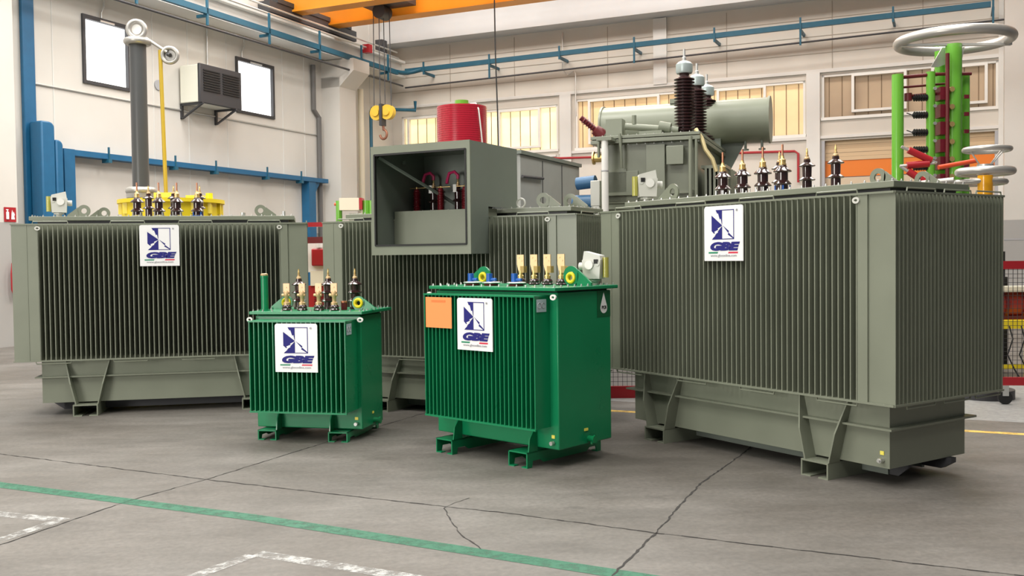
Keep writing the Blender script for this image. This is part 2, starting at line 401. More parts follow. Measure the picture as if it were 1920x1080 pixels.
# crane runway along the left wall
mb = MB(); mb.box(.15,.75,-32,-.4,7.52,7.60).box(.30,.60,-32,-.4,7.6,8.0).box(.15,.75,-32,-.4,8.0,8.08)
t_ = thing('crane_runway_beam', 'long white runway beam carrying the crane along the left wall', 'beam', RP(0,0,0), RA)
mb.build('beam', CONC, t_)
MB().box(.42,.48,-32,-.6,8.08,8.15).build('rail', DKSTEEL, t_)
mb = MB(); mb.cyl((.85,-32,8.05),(.85,-1,8.05),.03); mb.cyl((.80,-32,8.25),(.80,-1,8.25),.025)
mb.build('power_conduit', STEEL, t_)
mb = MB(); mb.box(.72,.95,-2.9,-2.7,7.9,8.15).build('switch_box', RED, t_, label='small red switch box')
mb = MB(); mb.box(.55,.8,-1.9,-1.6,8.1,8.5).build('end_stop', DKSTEEL, t_)
# blue cable rail, left leg and back leg with brackets
def bracket_rail(name, label, pts, hang):
    t = thing(name, label, 'rail', RP(0,0,0), RA)
    mb = MB()
    for (a, b) in zip(pts, pts[1:]):
        if abs(a[1]-b[1]) > abs(a[0]-b[0]): mb.box(a[0]-.05, a[0]+.05, a[1], b[1], a[2]-.09, a[2]+.05)
        else: mb.hexa([(a[0],a[1]-.05,a[2]-.09),(b[0],b[1]-.05,b[2]-.09),(b[0],b[1]+.05,b[2]-.09),(a[0],a[1]+.05,a[2]-.09),(a[0],a[1]-.05,a[2]+.05),(b[0],b[1]-.05,b[2]+.05),(b[0],b[1]+.05,b[2]+.05),(a[0],a[1]+.05,a[2]+.05)])
    mb.build('channel', BLUE2, t); return t
t_ = bracket_rail('overhead_cable_rail', 'blue cable rail on brackets above the left wall windows', [(.98,-30,7.56),(.98,-1.3,7.56)], 0)
for s in (-14.5,-12.2,-10,-7.7,-5.5,-3.4,-1.9):
    MB().box(.70,1.02,s-.03,s+.03,7.40,7.47).box(.99,1.03,s-.03,s+.03,7.2,8.0).build('bracket', BLUE2, t_)
MB().cyl((1.0,-30,7.16),(1.0,-1.0,7.16),.028).build('conduit', DKSTEEL, t_)
t_ = bracket_rail('overhead_cable_rail', 'blue cable rail on brackets running across the back wall', [(.9,-.65,7.72),(18.0,-.65,7.86)], 0)
for i in range(8):
    t = 1.6 + i*2.35; z = 7.72 + .14*(t-.9)/17.1
    MB().box(t-.03,t+.03,-.70,0,z-.18,z-.1).box(t-.025,t+.025,-.72,-.68,z-(.55 if i % 2 else .2),z+.2).build('bracket', BLUE2, t_)
MB().cyl((.9,-.68,7.16),(18.3,-.68,7.42),.026).build('conduit', DKSTEEL, t_)
mb = MB(); mb.tube([(.98,-1.35,7.56),(1.0,-1.1,7.57),(1.08,-.85,7.60),(1.25,-.7,7.65),(1.5,-.65,7.70)], .07)
mb.build('corner_bend', BLUE2, t_)
tag(MB().cyl((.02,-14.05,5.28),(.02,-4.15,5.28),.022).build('wall_conduit', STEEL, **ROOM), 'thin steel conduit running along the left wall under the windows', 'conduit')
tag(MB().tube([(.05,-12.2,8.0),(.05,-12.2,7.25),(.05,-12.28,7.1),(.05,-12.28,6.98)],.02).build('wall_conduit', STEEL, **ROOM), 'short conduit dropping to the left wall window nearest the grey column', 'conduit')
tag(MB().tube([(.05,-7.55,7.6),(.05,-7.55,7.25),(.05,-7.64,7.1),(.05,-7.64,6.97)],.02).build('wall_conduit', STEEL, **ROOM), 'short conduit dropping to the window behind the air conditioner', 'conduit')
tag(MB().cyl((.05,-8.95,7.6),(.05,-8.95,6.35),.025).build('wall_conduit', STEEL, **ROOM), 'vertical conduit rising from the air conditioner on the left wall', 'conduit')
tag(MB().tube([(.08,-4.55,7.3),(.08,-4.55,6.0),(.08,-4.30,5.8),(.08,-4.30,0)],.07).build('pipe_and_gap_shade', mat('dark_gap_shade', (.16,.155,.15), .5), **ROOM), 'dark strip standing in for the shaded gap beside the white corner pillar', 'pipe')  # dark tube stands in for the shade in the recess left of the pillar
tag(MB().cyl((.3,-2.4,.0),(.3,-2.4,6.9),.09).build('pipe_and_gap_shade', CREAM, **ROOM), 'beige pipe standing in the room corner behind the hook cables', 'pipe')
tag(MB().tube([(1.1,-.4,6.75),(1.1,-.4,6.45),(.25,-1.7,6.40),(.25,-1.75,6.3),(.25,-1.75,0)],.055).build('pipe_and_gap_shade', BLUE2, **ROOM), 'thin dark blue pipe bending down in the room corner', 'pipe')
tag(MB().tube([(6.18,-.12,8.5),(6.18,-.12,7.35),(6.35,-.12,7.2),(6.55,-.12,7.3),(6.6,-.12,7.2),(6.6,-.12,5.9)],.02).build('wall_conduit', STEEL, **ROOM), 'curved conduit dropping beside the first pilaster of the back wall', 'conduit')
tag(MB().tube([(5.8,-.1,4.66),(13.1,-.1,4.47),(13.2,-.1,4.4),(13.2,-.1,3.6)],.035).build('fire_main_pipe', RED, **ROOM), 'thin red pipe on the back wall behind the bushings', 'pipe')
# roller door area: beige slats with an orange band
e = bpy.data.objects.new('door_1', None); COL.objects.link(e); e.location = RP(13.82,0,3.0); e.rotation_euler = (0,0,RA); struct(e)
mb = MB()
for i in range(5): mb.box(0,4.38,.12+.01*(i%2),.16,1.17+i*.11,1.17+i*.11+.105)
mb.build('slats', mat('beige_slats', (.62,.45,.27), .5), e); MB().box(0,4.38,.14,.18,.72,1.17).build('orange_panel', mat('orange_panel_paint', (.75,.19,.01), .45), e)
MB().box(0,4.38,.14,.2,0,.70).build('lower_panel', mat('beige_board', (.62,.50,.36), .5), e); MB().box(0,.08,-.04,.14,0,1.72).box(4.3,4.38,-.04,.14,0,1.72).build('door_frame', SGREY, e)

# bridge crane
t_ = thing('bridge_crane', 'orange bridge crane with two box girders spanning the hall under the roof', 'crane', RP(0,0,0), RA)
for i, (s0, s1) in enumerate(((-6.25,-5.78),(-4.55,-4.05))):
    mb = MB(); mb.box(.2,30,s0+.06,s1-.06,8.45,9.5).box(.2,30,s0,s1,8.40,8.45).box(.2,30,s0,s1,9.5,9.55)
    mb.build('girder', ORANGE, t_)
MB().box(.25,.65,-7.2,-3.1,8.2,8.5).box(.22,.68,-6.9,-3.4,8.5,8.62).build('end_carriage', DKSTEEL, t_)
for s in (-6.9,-3.5): MB().cyl((.38,s,8.26),(.52,s,8.26),.13).build('wheel', DKSTEEL, t_)
mb = MB(); mb.box(2.2,3.6,-5.7,-4.6,8.6,9.0); mb.cyl((2.7,-5.1,8.45),(2.7,-4.7,8.45),.2,n=24)
mb.build('trolley', DKSTEEL, t_)
hk = thing('hook_block', 'yellow twin sheave crane hook block hanging near the room corner', 'hook', RP(2.70,-4.95,4.95), RA)
for x in (-.18,.16): MB().cyl((x-.0,-.08,.72),(x+.0,.08,.72),.205,n=28).cyl((x,-.13,.72),(x,.13,.72),.1,n=16).build('sheave', mat('sheave_yellow',(.78,.50,.05),.4), hk)
MB().box(-.05,.03,-.14,.10,.35,.95).build('cheek_plate', DKSTEEL, hk)
hp = [(.0,0,.36),(.0,0,.26)] + [(.11*math.sin(a), 0, .12-.0+.13*math.cos(a)) for a in [i*.42 for i in range(0, 12)]]
MB().tube(hp, .035).build('hook', mat('hook_steel', (.30,.13,.08), .4, .5), hk)
for x in (-.29,-.09,.07,.27): tag(MB().cyl((x,0,.72),(x*.92,0,3.55),.012,n=6).build('wire_rope', DKSTEEL, loc=RP(2.70,-4.95,4.95), rot=(0,0,RA)), 'steel wire rope hoisting the yellow hook block', 'rope', 'wire ropes of the hook block')
tag(MB().tube([(0,0,8.5),(.01,0,7),(.05,0,5.5),(.07,0,3.2)],.02,6).build('pendant_cable', BLACK, loc=RP(6.05,-4.7,0), rot=(0,0,RA)), 'thin black cable hanging from the orange crane in front of the back wall', 'cable')

# blue steel frame, ducts and column on the left wall
t_ = thing('blue_steel_frame', 'blue steel beam on posts along the left wall', 'frame', RP(0,0,0), RA)
MB().box(.02,.30,-13.4,-4.2,3.86,3.98).build('beam', BLUE, t_)
MB().box(.02,.28,-5.12,-4.80,0,3.86).build('post', BLUE, t_); MB().box(.02,.35,-13.62,-13.35,0,3.98).build('post', BLUE, t_)
for s in (-12.4,-10.4,-9.0,-7.0,-5.5): MB().box(.14,.34,s-.05,s+.05,3.78,3.86).box(.28,.32,s-.015,s+.015,3.86,4.12).build('clip', BLUE2, t_)
mb = MB(); mb.prism([(.02,3.5),(.3,3.86),(.02,3.86)], (0.02,-4.8,0), (0,1,0), (0,0,1), .2); mb.build('gusset', BLUE, t_)
tag(MB().box(.01,.10,-14.34,-14.05,0,9.5).build('blue_column', BLUE, bevel=.02, **ROOM), 'tall blue steel column beside the near left pillar', 'column')
def duct(s0, s1, zt, label):
    mb = MB(); n = 6; r = .12; pts = [(0,0),(s1-s0,0),(s1-s0,zt-r)] + [((s1-s0)-r+r*math.cos(a), zt-r+r*math.sin(a)) for a in [i*PI/2/n for i in range(1,n+1)]] + [(0,zt)]
    mb.prism(pts, (0,0,0), (0,1,0), (0,0,1), .34)
    tag(mb.build('duct_cabinet', BLUE, loc=RP(.13,s0,0), rot=(0,0,RA), bevel=.03), label, 'duct')
duct(-14.36+.1,-14.02+.08,4.47,'tall blue rounded duct, the larger of two by the blue column')
duct(-13.92,-13.74,4.12,'slimmer blue rounded duct next to the larger duct')
# air conditioner
ac = thing('air_conditioner', 'cream air conditioner with dark grille on the left wall between two windows', 'air conditioner', RP(0,-9.94,5.42), RA)
MB().box(.06,.62,0,1.47,.02,.92).build('casing', mat('cream_casing', (.80,.79,.68), .4), ac, bevel=.02)
MB().box(.62,.70,-.01,1.48,.0,.94).build('front_panel', DKSTEEL, ac, bevel=.015)
for (a, b) in ((.10,.68),(.78,1.38)):
    mb = MB()
    for i in range(9): mb.box(.70,.725,a,b,.30+i*.06,.325+i*.06)
    mb.build('grille', BLACK, ac)
for s in (.05,1.25): MB().box(0,.7,s,s+.06,-.03,.02).box(0,.06,s,s+.06,-.35,0).hexa([(0,s,-.35),(.06,s,-.35),(.06,s+.06,-.35),(0,s+.06,-.35),(.6,s,-.03),(.68,s,-.03),(.68,s+.06,-.03),(.6,s+.06,-.03)]).build('bracket', DKSTEEL, ac)
tag(MB().cyl((.0,-9.75+.0,5.78),(.03,-9.75,5.78),.12,n=20).build('wall_vent', SGREY, loc=RP(0,-.85,0), rot=(0,0,RA)), 'small round grey vent on the left wall beside the air conditioner', 'vent')

# lettering helper
def text_mesh(s, size, m, bold=0.0, shear=0.0, sx=1.0, depth=.001):
    cu = bpy.data.curves.new('lettering', 'FONT'); cu.body = s; cu.size = size; cu.offset = bold; cu.shear = shear; cu.extrude = depth
    cu.align_x = 'CENTER'; cu.align_y = 'CENTER'; cu.resolution_u = 3
    o = bpy.data.objects.new('lettering', cu); COL.objects.link(o)
    dg = bpy.context.evaluated_depsgraph_get(); me = bpy.data.meshes.new_from_object(o.evaluated_get(dg))
    bpy.data.objects.remove(o); bpy.data.curves.remove(cu)
    for v in me.vertices: v.co = Vector((v.co.x*sx, -v.co.z, v.co.y))   # stands upright facing -y
    me.materials.clear(); me.materials.append(m); return me
def fire_sign(loc, rz, label, right=False):
    t = thing('fire_extinguisher_sign', label, 'sign', loc, rz)
    MB().box(-.13,.13,-.006,0,-.14,.14).build('plate', RED, t)
    mb = MB(); mb.cyl((-.06,-.008,-.09),(-.06,-.008,.05),.028,n=12).box(-.07,-.05,-.014,-.006,.05,.09).box(-.09,-.04,-.014,-.006,.085,.10)
    mb.prism([(.02,-.09),(.10,-.09),(.085,-.03),(.10,0),(.075,.06),(.06,.02),(.045,.09),(.03,.03)], (0,-.006,0), (1,0,0), (0,0,1), .004); mb.build('pictogram', SIGNW, t)
    if right: MB().box(-.15,.15,-.004,0,-.30,-.14).build('lower_plate', SIGNW, t)
    return t
fire_sign(RP(.656,-15.176,2.54), RA+PI/2, 'small red fire extinguisher sign on the near left pillar')
fire_sign(RP(18.93,-.762,3.0), RA, 'red and white fire extinguisher sign on the right pillar', True)
hz = thing('fire_extinguisher', 'red extinguisher with a hanging hose on the near left pillar', 'fire extinguisher', RP(.75,-15.12,1.0), RA+PI/2)
MB().lathe([(.0,0),(.075,.0),(.08,.03),(.08,.48),(.05,.55),(.02,.58),(0,.58)], (0,0,0)).build('cylinder', RED, hz)
MB().tube([(0,-.02,.58),(-.06,-.03,.66),(-.14,-.03,.6),(-.16,-.03,.4),(-.16,-.03,.1),(-.12,-.03,.0),(-.05,-.03,-.02)],.014).build('hose', RED, hz)
MB().torus((0,0,.66),.06,.01,(0,1,0),20,6).build('handle', BLACK, hz)
tag(MB().box(-.03,.03,-.03,.03,0,.14).build('wall_socket', BLACK, loc=RP(.68,-15.08,.10), rot=(0,0,RA)), 'small black socket low on the near left pillar', 'socket')

# ---------------------------------------------------------------- transformer parts
def hexbolt():
    mb = MB(); mb.cyl((0,0,0),(0,0,.003),.010,n=12); mb.cyl((0,0,.003),(0,0,.011),.0075,n=6); mb.cyl((0,0,.011),(0,0,.018),.0045,n=8); return mb.mesh('bolt', STEEL)
def bolts(par, pts):
    me = shared('bolt', hexbolt)
    for p in pts: put('bolt', me, par, p)
def fins(mb, n, u0, u1, tip, wall, z0, z1, th=.011, axis=0):
    for i in range(n + 1):
        c = u0 + (u1 - u0) * i / n
        if axis == 0: mb.box(c-th/2, c+th/2, tip, wall, z0, z1)
        else: mb.box(tip, wall, c-th/2, c+th/2, z0, z1)
def lug_mesh(m, hole_ring=None, size=1.0):
    mb = MB(); n = 24; outer = []; inner = []
    for i in range(n):
        t = 2*PI*i/n; inner.append((.028*math.cos(t), .062 + .028*math.sin(t)))
        c, s_ = math.cos(t), math.sin(t)
        r = .062
        x = r*c; z = .062 + r*s_
        if s_ < 0:   # foot of the lug reaches down to the lid
            x = r*c*1.0; z = max(0, .062 - .062*min(1, 1.4*abs(s_)/max(.2,1)))if abs(c) < .999 else .062
            z = .062*(1 + s_) if abs(c) > .7 else 0
        outer.append((x, z))
    mb.ring([(a*size,b*size) for a,b in outer], [(a*size,b*size) for a,b in inner], (0,.008,0), (1,0,0), (0,0,1), .016)
    mb.prism([(.045*size,0),(.16*size,0),(.16*size,.02*size),(.055*size,.10*size),(.05*size,.07*size)], (0,.008,0), (1,0,0), (0,0,1), .016)
    return mb.mesh('lifting_lug', m)
def lug(par, u, v, z, m, key, flip=False, ringed=False, rz=0, size=1.0):
    o = put('lifting_lug', shared('lug'+key+str(size), lambda: lug_mesh(m, size=size)), par, (u, v, z), (0, 0, rz + (PI if flip else 0)))
    if ringed: put('yellow_ring', shared('lugring', lambda: MB().torus((0,-.012,.062),.034,.013,(0,1,0),24,8).torus((0,.012,.062),.034,.013,(0,1,0),24,8).mesh('yellow_ring', YELLOW)), o)
    return o
def eye_mesh(m):
    n = 20; o_ = [(.028*math.cos(2*PI*i/n), .022*math.sin(2*PI*i/n)) for i in range(n)]; i_ = [(.014*math.cos(2*PI*i/n), .009*math.sin(2*PI*i/n)) for i in range(n)]
    return MB().ring(o_, i_, (0,0,0), (1,0,0), (0,0,1), -.012).mesh('lashing_eye', m)
def eye(par, u, v, z, m, rz=0): return put('lashing_eye', shared('eye'+m.name, lambda: eye_mesh(m)), par, (u, v, z), (0, 0, rz))

def lv_bushing(par, u, v, z, flange=STEEL, rod=COPPER):
    b = put('bushing', shared('lvb', lambda: MB().lathe([(0,.02),(.042,.02),(.042,.052),(.066,.056),(.069,.064),(.046,.088),(.042,.092),(.042,.150),(.068,.155),(.071,.163),(.048,.186),(.034,.196),(.030,.210),(0,.210)]).mesh('bushing', PORC)), par, (u, v, z))
    def fl():
        mb = MB(); mb.cyl((0,0,0),(0,0,.012),.068,n=6)
        for i in range(4):
            t = PI/4 + i*PI/2; mb.cyl((.056*math.cos(t),.056*math.sin(t),.012),(.056*math.cos(t),.056*math.sin(t),.05),.007,n=6)
        return mb.mesh('flange', flange)
    put('flange', shared('lvfl'+flange.name, fl), b)
    put('clamp', shared('lvcl', lambda: MB().lathe([(0,.208),(.030,.208),(.030,.222),(.026,.224),(.026,.252),(.015,.262),(.012,.285),(0,.285)], n=12).mesh('clamp', BRASS)), b)
    put('terminal', shared('lvt'+rod.name, lambda: MB().cyl((0,0,.28),(0,0,.372),.0085,n=10).mesh('terminal', rod)), b)
    return b
def hv_bushing(par, u, v, z, sheds=2, h=.372):
    def body():
        pr = [(0,.0),(.05,.0),(.05,.02),(.038,.024)]; z0 = .024; hh = (h - .12 - z0) / sheds
        for i in range(sheds):
            zz = z0 + hh*(i+1); pr += [(.038, zz-.035), (.064, zz-.028), (.067, zz-.022), (.042, zz-.002), (.036, zz)]
        pr += [(.028, h-.115), (.026, h-.09), (0, h-.09)]
        return MB().lathe(pr).mesh('bushing', PORC)
    b = put('bushing', shared('hvb%d%.2f' % (sheds, h), body), par, (u, v, z))
    put('clamp', shared('hvc%.2f' % h, lambda: MB().lathe([(0,h-.092),(.022,h-.092),(.022,h-.078),(.014,h-.070),(.014,h-.055),(0,h-.055)], n=12).mesh('clamp', TINNED)), b)
    put('terminal', shared('hvt%.2f' % h, lambda: MB().lathe([(0,h-.056),(.009,h-.056),(.009,h-.02),(.006,h-.016),(.006,h),(0,h)], n=8).mesh('terminal', BRASS)), b)
    return b
def flag_bushing(par, u, v, z, kind):
    b = put('bushing', shared('fb', lambda: MB().lathe([(0,0),(.045,0),(.048,.01),(.040,.02),(.044,.03),(.036,.045),(.030,.052),(0,.052)]).mesh('bushing', PORC)), par, (u, v, z))
    if kind == 'big':
        put('clamp', shared('fcb', lambda: MB().lathe([(0,.05),(.026,.05),(.026,.075),(.016,.085),(.016,.12),(0,.12)], n=14).box(.012,.052,-.02,.02,.10,.155).mesh('clamp', BRASS)), b)
        put('terminal_flag', shared('ffb', lambda: MB().prism([(-.014,.10),(.014,.10),(.03,.16),(.03,.25),(-.03,.25),(-.03,.17)], (0,.006,0), (1,0,0), (0,0,1), .014).cyl((-.012,-.012,.225),(-.012,.012,.225),.006,n=8).cyl((.012,-.012,.20),(.012,.012,.20),.006,n=8).mesh('terminal_flag', TINNED)), b, rot=(0,0,.35))
    else:
        put('clamp', shared('fcs', lambda: MB().lathe([(0,.05),(.03,.05),(.03,.072),(.018,.078),(.018,.12),(.026,.13),(.026,.165),(.014,.18),(0,.18)], n=14).cyl((-.045,0,.14),(.03,0,.14),.013,n=10).mesh('clamp', TINNED)), b)
        put('terminal_flag', shared('ffs', lambda: MB().box(-.030,.030,-.006,.006,.165,.245).cyl((0,-.010,.21),(0,.010,.21),.006,n=8).mesh('terminal_flag', mat('copper_tin', (.62,.36,.21), .4, .4))), b)
    return b
def relay(par, u, v, z, size=1.0, rz=0, mirror=False):
    def mk():
        mb = MB(); mb.cyl((0,0,0),(0,0,.05),.03); mb.cyl((0,0,.03),(0,0,.045),.05,n=8)
        mb.hexa([(-.075,-.06,.05),(.065,-.06,.05),(.065,.06,.05),(-.075,.06,.05),(-.085,-.06,.20),(.075,-.06,.20),(.075,.06,.20),(-.085,.06,.20)])
        mb.hexa([(-.08,-.055,.20),(.075,-.055,.20),(.075,.055,.20),(-.08,.055,.20),(-.07,-.05,.27),(.065,-.05,.235),(.065,.05,.235),(-.07,.05,.27)])
        mb.cyl((-.085,0,.15),(-.13,0,.15),.03); mb.cyl((.05,-.065,.17),(.05,-.05,.17),.018)
        return mb.mesh('protection_relay', LTGREY)
    o = put('protection_relay', shared('relay', mk), par, (u, v, z), (0, 0, rz)); o.scale = (-size if mirror else size, size, size)
    put('sight_glass', shared('rglass', lambda: MB().cyl((.095,0,.06),(.095,0,.22),.024,n=16).mesh('sight_glass', OIL)), o)
    put('dial', shared('rdial', lambda: MB().cyl((-.02,-.061,.16),(-.02,-.075,.16),.035,n=20).mesh('dial', WHITE)), o)
    put('display', shared('rdisp', lambda: MB().box(.02,.055,-.066,-.058,.17,.205).mesh('display', BLACK)), o)
    return o
def foot_channel(mb, u0, u1, v0, v1, h, t=.012):
    mb.box(u0,u1,v0,v1,h-t,h).box(u0,u0+t,v0,v1,0,h-t).box(u1-t,u1,v0,v1,0,h-t).box(u0+t,u0+(u1-u0)*.36,v0,v1,0,t*.8).box(u1-(u1-u0)*.36,u1-t,v0,v1,0,t*.8)

def big_transformer(name, label, loc, a, L, o):
    T = thing(name, label, 'transformer', (loc[0], loc[1], 0), a)
    zb, zt, z0, z1 = .598, 1.992, 2.046, 2.091
    tu0, tu1, tz = o['tu0'], L + o['tu1'], .137
    mb = MB(); mb.box(tu0, tu1, .04, .92, tz, zb+.02); mb.box(tu0-.055, tu1+.055, -.02, .98, .404, .418)
    mb.build('lower_tank', GREY, T)
    mb = MB(); mb.box(-.11, L+.11, .15, .95, zb, zt+.02)
    mb.box(-.12, 0, -.035, 1.10, zb, zt); mb.box(L, L+.06, -.035, 1.10, zb, zt); mb.box(L+.06, L+.12, -.035, -.0, zb, zt)
    mb.build('tank', GREY, T)
    mb = MB(); fins(mb, 50, 0.0, L-.012, -.10, .15, zb, zt, .0085); mb.build('front_cooling_fins', GREY, T)
    mb = MB(); fins(mb, 29, -.083, 1.18, L+.28, L+.06, zb, zt, .0085, axis=1); mb.build('side_cooling_fins', GREY, T)
    mb = MB(); fins(mb, 29, -.083, 1.18, -.255, -.12, zb, zt, axis=1); mb.build('side_cooling_fins', GREY, T)
    mb = MB(); fins(mb, 50, 0.0, L, 1.20, .95, zb, zt); mb.build('rear_cooling_fins', GREY, T)
    MB().box(L-.004, L+.075, -.10, -.035, zb, zt).build('corner_plate', GREY, T); MB().box(-.252, .004, -.10, -.035, zb, zt).box(-.112,-.104,-.104,-.10,zb,zt).build('corner_plate', GREY, T)
    for z, zr, dz in ((zb-.014, zb-.014, -.022), (zt, zt+.014, .022)):
        mb = MB(); mb.box(-.255, L+.28, -.108, -.09, z, z+.014); mb.box(L+.268, L+.288, -.10, 1.19, z, z+.014); mb.box(-.263,-.245,-.10,1.19,z,z+.014); mb.box(-.255,L+.28,1.18,1.2,z,z+.014)
        for c in (.05, .36, .64, .93):
            u = L*c; mb.tube([(u-.17,-.098,zr),(u-.165,-.098,zr+dz),(u+.165,-.098,zr+dz),(u+.17,-.098,zr)], .006, 6)
        for c in (.2, .62, 1.0): mb.tube([(L+.275,c-.16,zr),(L+.275,c-.155,zr+dz),(L+.275,c+.155,zr+dz),(L+.275,c+.16,zr)], .006, 6)
        mb.build('edge_bars', GREY, T)
    lu0, lu1, lv0, lv1 = o['lu0'], L + o['lu1'], o['lv'], 1.02
    mb = MB(); mb.box(lu0+.07, lu1-.07, lv0+.06, lv1-.05, zt, z0); mb.build('tank_frame', DKSTEEL, T)
    L_ = MB().box(lu0, lu1, lv0, lv1, z0, z1).build('lid', GREY, T, bevel=.004)
    P = []
    n = 26
    for i in range(n): P.append((lu0+.03+(lu1-lu0-.06)*i/(n-1), lv0+.025, z1))
    for i in range(1, 9): P.append((lu1-.03, lv0+.025+(lv1-lv0-.05)*i/8, z1)); P.append((lu0+.03, lv0+.025+(lv1-lv0-.05)*i/8, z1))
    bolts(T, P)
    for f0, f1 in ((.30, .545), (2.0, 2.238)):
        f0 += o.get('fs', 0); f1 += o.get('fs', 0)
        mb = MB(); foot_channel(mb, f0, f1, -.08, 1.04, .120); mb.build('foot', GREY, T)
        for sgn, ut, um, ub in ((0, f0-.08, f0-.02, f0+.03), (1, f1+.11, f1+.05, f1-.002)):
            mb = MB()
            for (ua, va, za, uc, vc, zc) in ((ut,-.0,zb-.015,um,-.075,.335),(um,-.075,.335,ub,-.075,.12)):
                mb.hexa([(uc-.006,vc,zc),(uc+.006,vc,zc),(uc+.006+(ut-uc)*0,.045,zc),(uc-.006,.045,zc),(ua-.006,va,za),(ua+.006,va,za),(ua+.006,.045,za),(ua-.006,.045,za)])
            mb.build('gusset', GREY, T)
    mb = MB(); mb.box(.12, L-.05, .30, .33, .03, .137); mb.box(.12,L-.05,.70,.73,.03,.137)
    mb.prism([(-.03,.135),(.12,.03),(.25,.03),(.25,.135)], (0,.30,0), (1,0,0), (0,0,1), -.03); mb.build('skid_rail', DKSTEEL if o.get('dark') else GREYB, T)
    mb = MB(); mb.prism([(L-.1,.03),(L+.02,.03),(L+.10,.10),(L+.10,.135),(L-.1,.135)], (0,.32,0), (1,0,0), (0,0,1), -.03)
    mb.build('towing_lug', DKSTEEL, T); mb = MB(); mb.prism([(L-.1,.05),(L+.10,.05),(L+.18,.10),(L+.18,.135),(L-.1,.135)], (0,.70,0), (1,0,0), (0,0,1), -.06); mb.build('towing_lug', DKSTEEL, T)
    MB().cyl((tu1-.055,.04,.19),(tu1-.055,-.0,.19),.018,n=8).cyl((tu1-.055,.0,.19),(tu1-.055,-.012,.19),.011,n=12).build('drain_valve', STEEL, T)
    MB().box(tu1-.072,tu1-.042,.035,.039,.226,.252).build('tag', YTAG, T, label='small yellow tag')
    eye(T, L-.01, -.112, zt-.035, LTGREY); eye(T, .0, -.112, zt-.035, LTGREY)
    return T
ZL = 2.091
def on(T, u, v, z): return T.matrix_world @ Vector((u, v, z))

def place(loc, a, u, v, z): 
    c, s = math.cos(a), math.sin(a); return (loc[0]+u*c-v*s, loc[1]+u*s+v*c, z)
# logo sign, .40 x .43 m
def logo_sign(label, loc, rz, W=.40, H=.43):
    t = thing('company_sign', label, 'sign', loc, rz, None)
    k = W/.40; r = .022; pts = []
    for (cx, cz, a0) in ((W/2-r, H/2-r, 0), (-W/2+r, H/2-r, PI/2)):
        for i in range(6): pts.append((cx + r*math.cos(a0+i*PI/10), cz + r*math.sin(a0+i*PI/10)))
    pts += [(-W/2,-H/2),(W/2,-H/2)]
    MB().prism(pts, (0,0,0), (1,0,0), (0,0,1), -.008).build('plate', SIGNW, t)
    y = -.0015 - .008*0
    def px(a, b): return ((a-536)/417*.40*k, (757.5-b)/409*.43*(H/.43))
    def pol(l, m, nm, th=.0012, off=0): 
        mb = MB()
        for q in l: mb.prism([px(*p) for p in q], (0,-.0003-off,0), (1,0,0), (0,0,1), th)
        return mb
    # frame and blue halves
    em = pol([[(455,583),(525,583),(525,693)], [(410,622),(515,692),(525,698),(438,760),(410,738)][:5], [(525,703),(525,803),(414,803)],
              [(525,583),(652,583),(652,589),(525,589)], [(645,589),(652,589),(652,803),(645,803)], [(525,797),(645,797),(645,803),(525,803)],
              [(532,700),(598,742),(592,752),(645,790),(645,797),(640,797),(585,768),(592,758)]], NAVY, 'emblem')
    em.build('emblem', NAVY, t)
    wb = pol([[(413,608),(452,590),(470,612),(482,608),(500,655),(512,650),(521,690),(470,655),(480,650),(440,640),(448,632)],
              [(521,704),(478,722),(486,730),(440,745),(448,752),(414,800),(450,775),(442,768),(482,750),(476,742)]], SIGNW, 'lightning', .0008, .0012)
    wb.build('lightning_bolts', SIGNW, t)
    me = shared('gbe%.3f' % W, lambda: text_mesh('GBE', .080*k, NAVY, bold=.0058*k, shear=.22, sx=1.95))
    put('lettering', me, t, (-.002, -.0020, px(0, 857)[1]))
    me = shared('www%.3f' % W, lambda: text_mesh('www.gbeonline.com', .027*k, SGREY, bold=.0002, sx=1.22))
    put('web_address', me, t, (.003, -.0018, px(0, 922)[1]))
    me = shared('reg%.3f' % W, lambda: text_mesh('\u00ae', .026*k, SGREY)); put('registered_mark', me, t, (px(682,0)[0], -.0018, px(0,592)[1]))
    pol([[(376,895),(480,895),(474,907),(376,907)]], SGREEN, '').build('green_bar', SGREEN, t)
    pol([[(594,895),(693,895),(690,907),(588,907)]], SRED, '').build('red_bar', SRED, t)
    return t

# ---- large left transformer
LL, LA = (-4.88, 10.064), .202
T1 = big_transformer('power_transformer', 'large grey-green finned transformer at far left with four front bushings', LL, LA, 2.424, dict(tu0=-.03, tu1=.13, lu0=-.15, lu1=.145, lv=.16, fs=-.012, dark=True))
for u in (.898, 1.123, 1.312): lv_bushing(T1, u, .35, ZL, rod=COPPER)
lv_bushing(T1, 1.525, .35, ZL, flange=CAPBLUE, rod=COPPER)
for u in (.947, 1.219, 1.504): hv_bushing(T1, u, .8, ZL)
relay(T1, .09, .40, ZL, 1.02, .2, True)
lug(T1, .36, .33, ZL, GREY, 'g', flip=True, size=1.05); lug(T1, .46, .85, ZL, GREY, 'g', flip=True, size=1.05); lug(T1, 2.20, .35, ZL, GREY, 'g', size=1.05)
MB().cyl((2.0,.5,ZL),(2.0,.5,ZL+.05),.03,n=12).cyl((2.45,.4,ZL),(2.45,.4,ZL+.06),.02,n=10).build('filler_cap', STEEL, T1)
logo_sign('white sign with blue emblem on the fins of the far left transformer', place(LL, LA, 1.189, -.121, 1.771), LA, .395, .43)
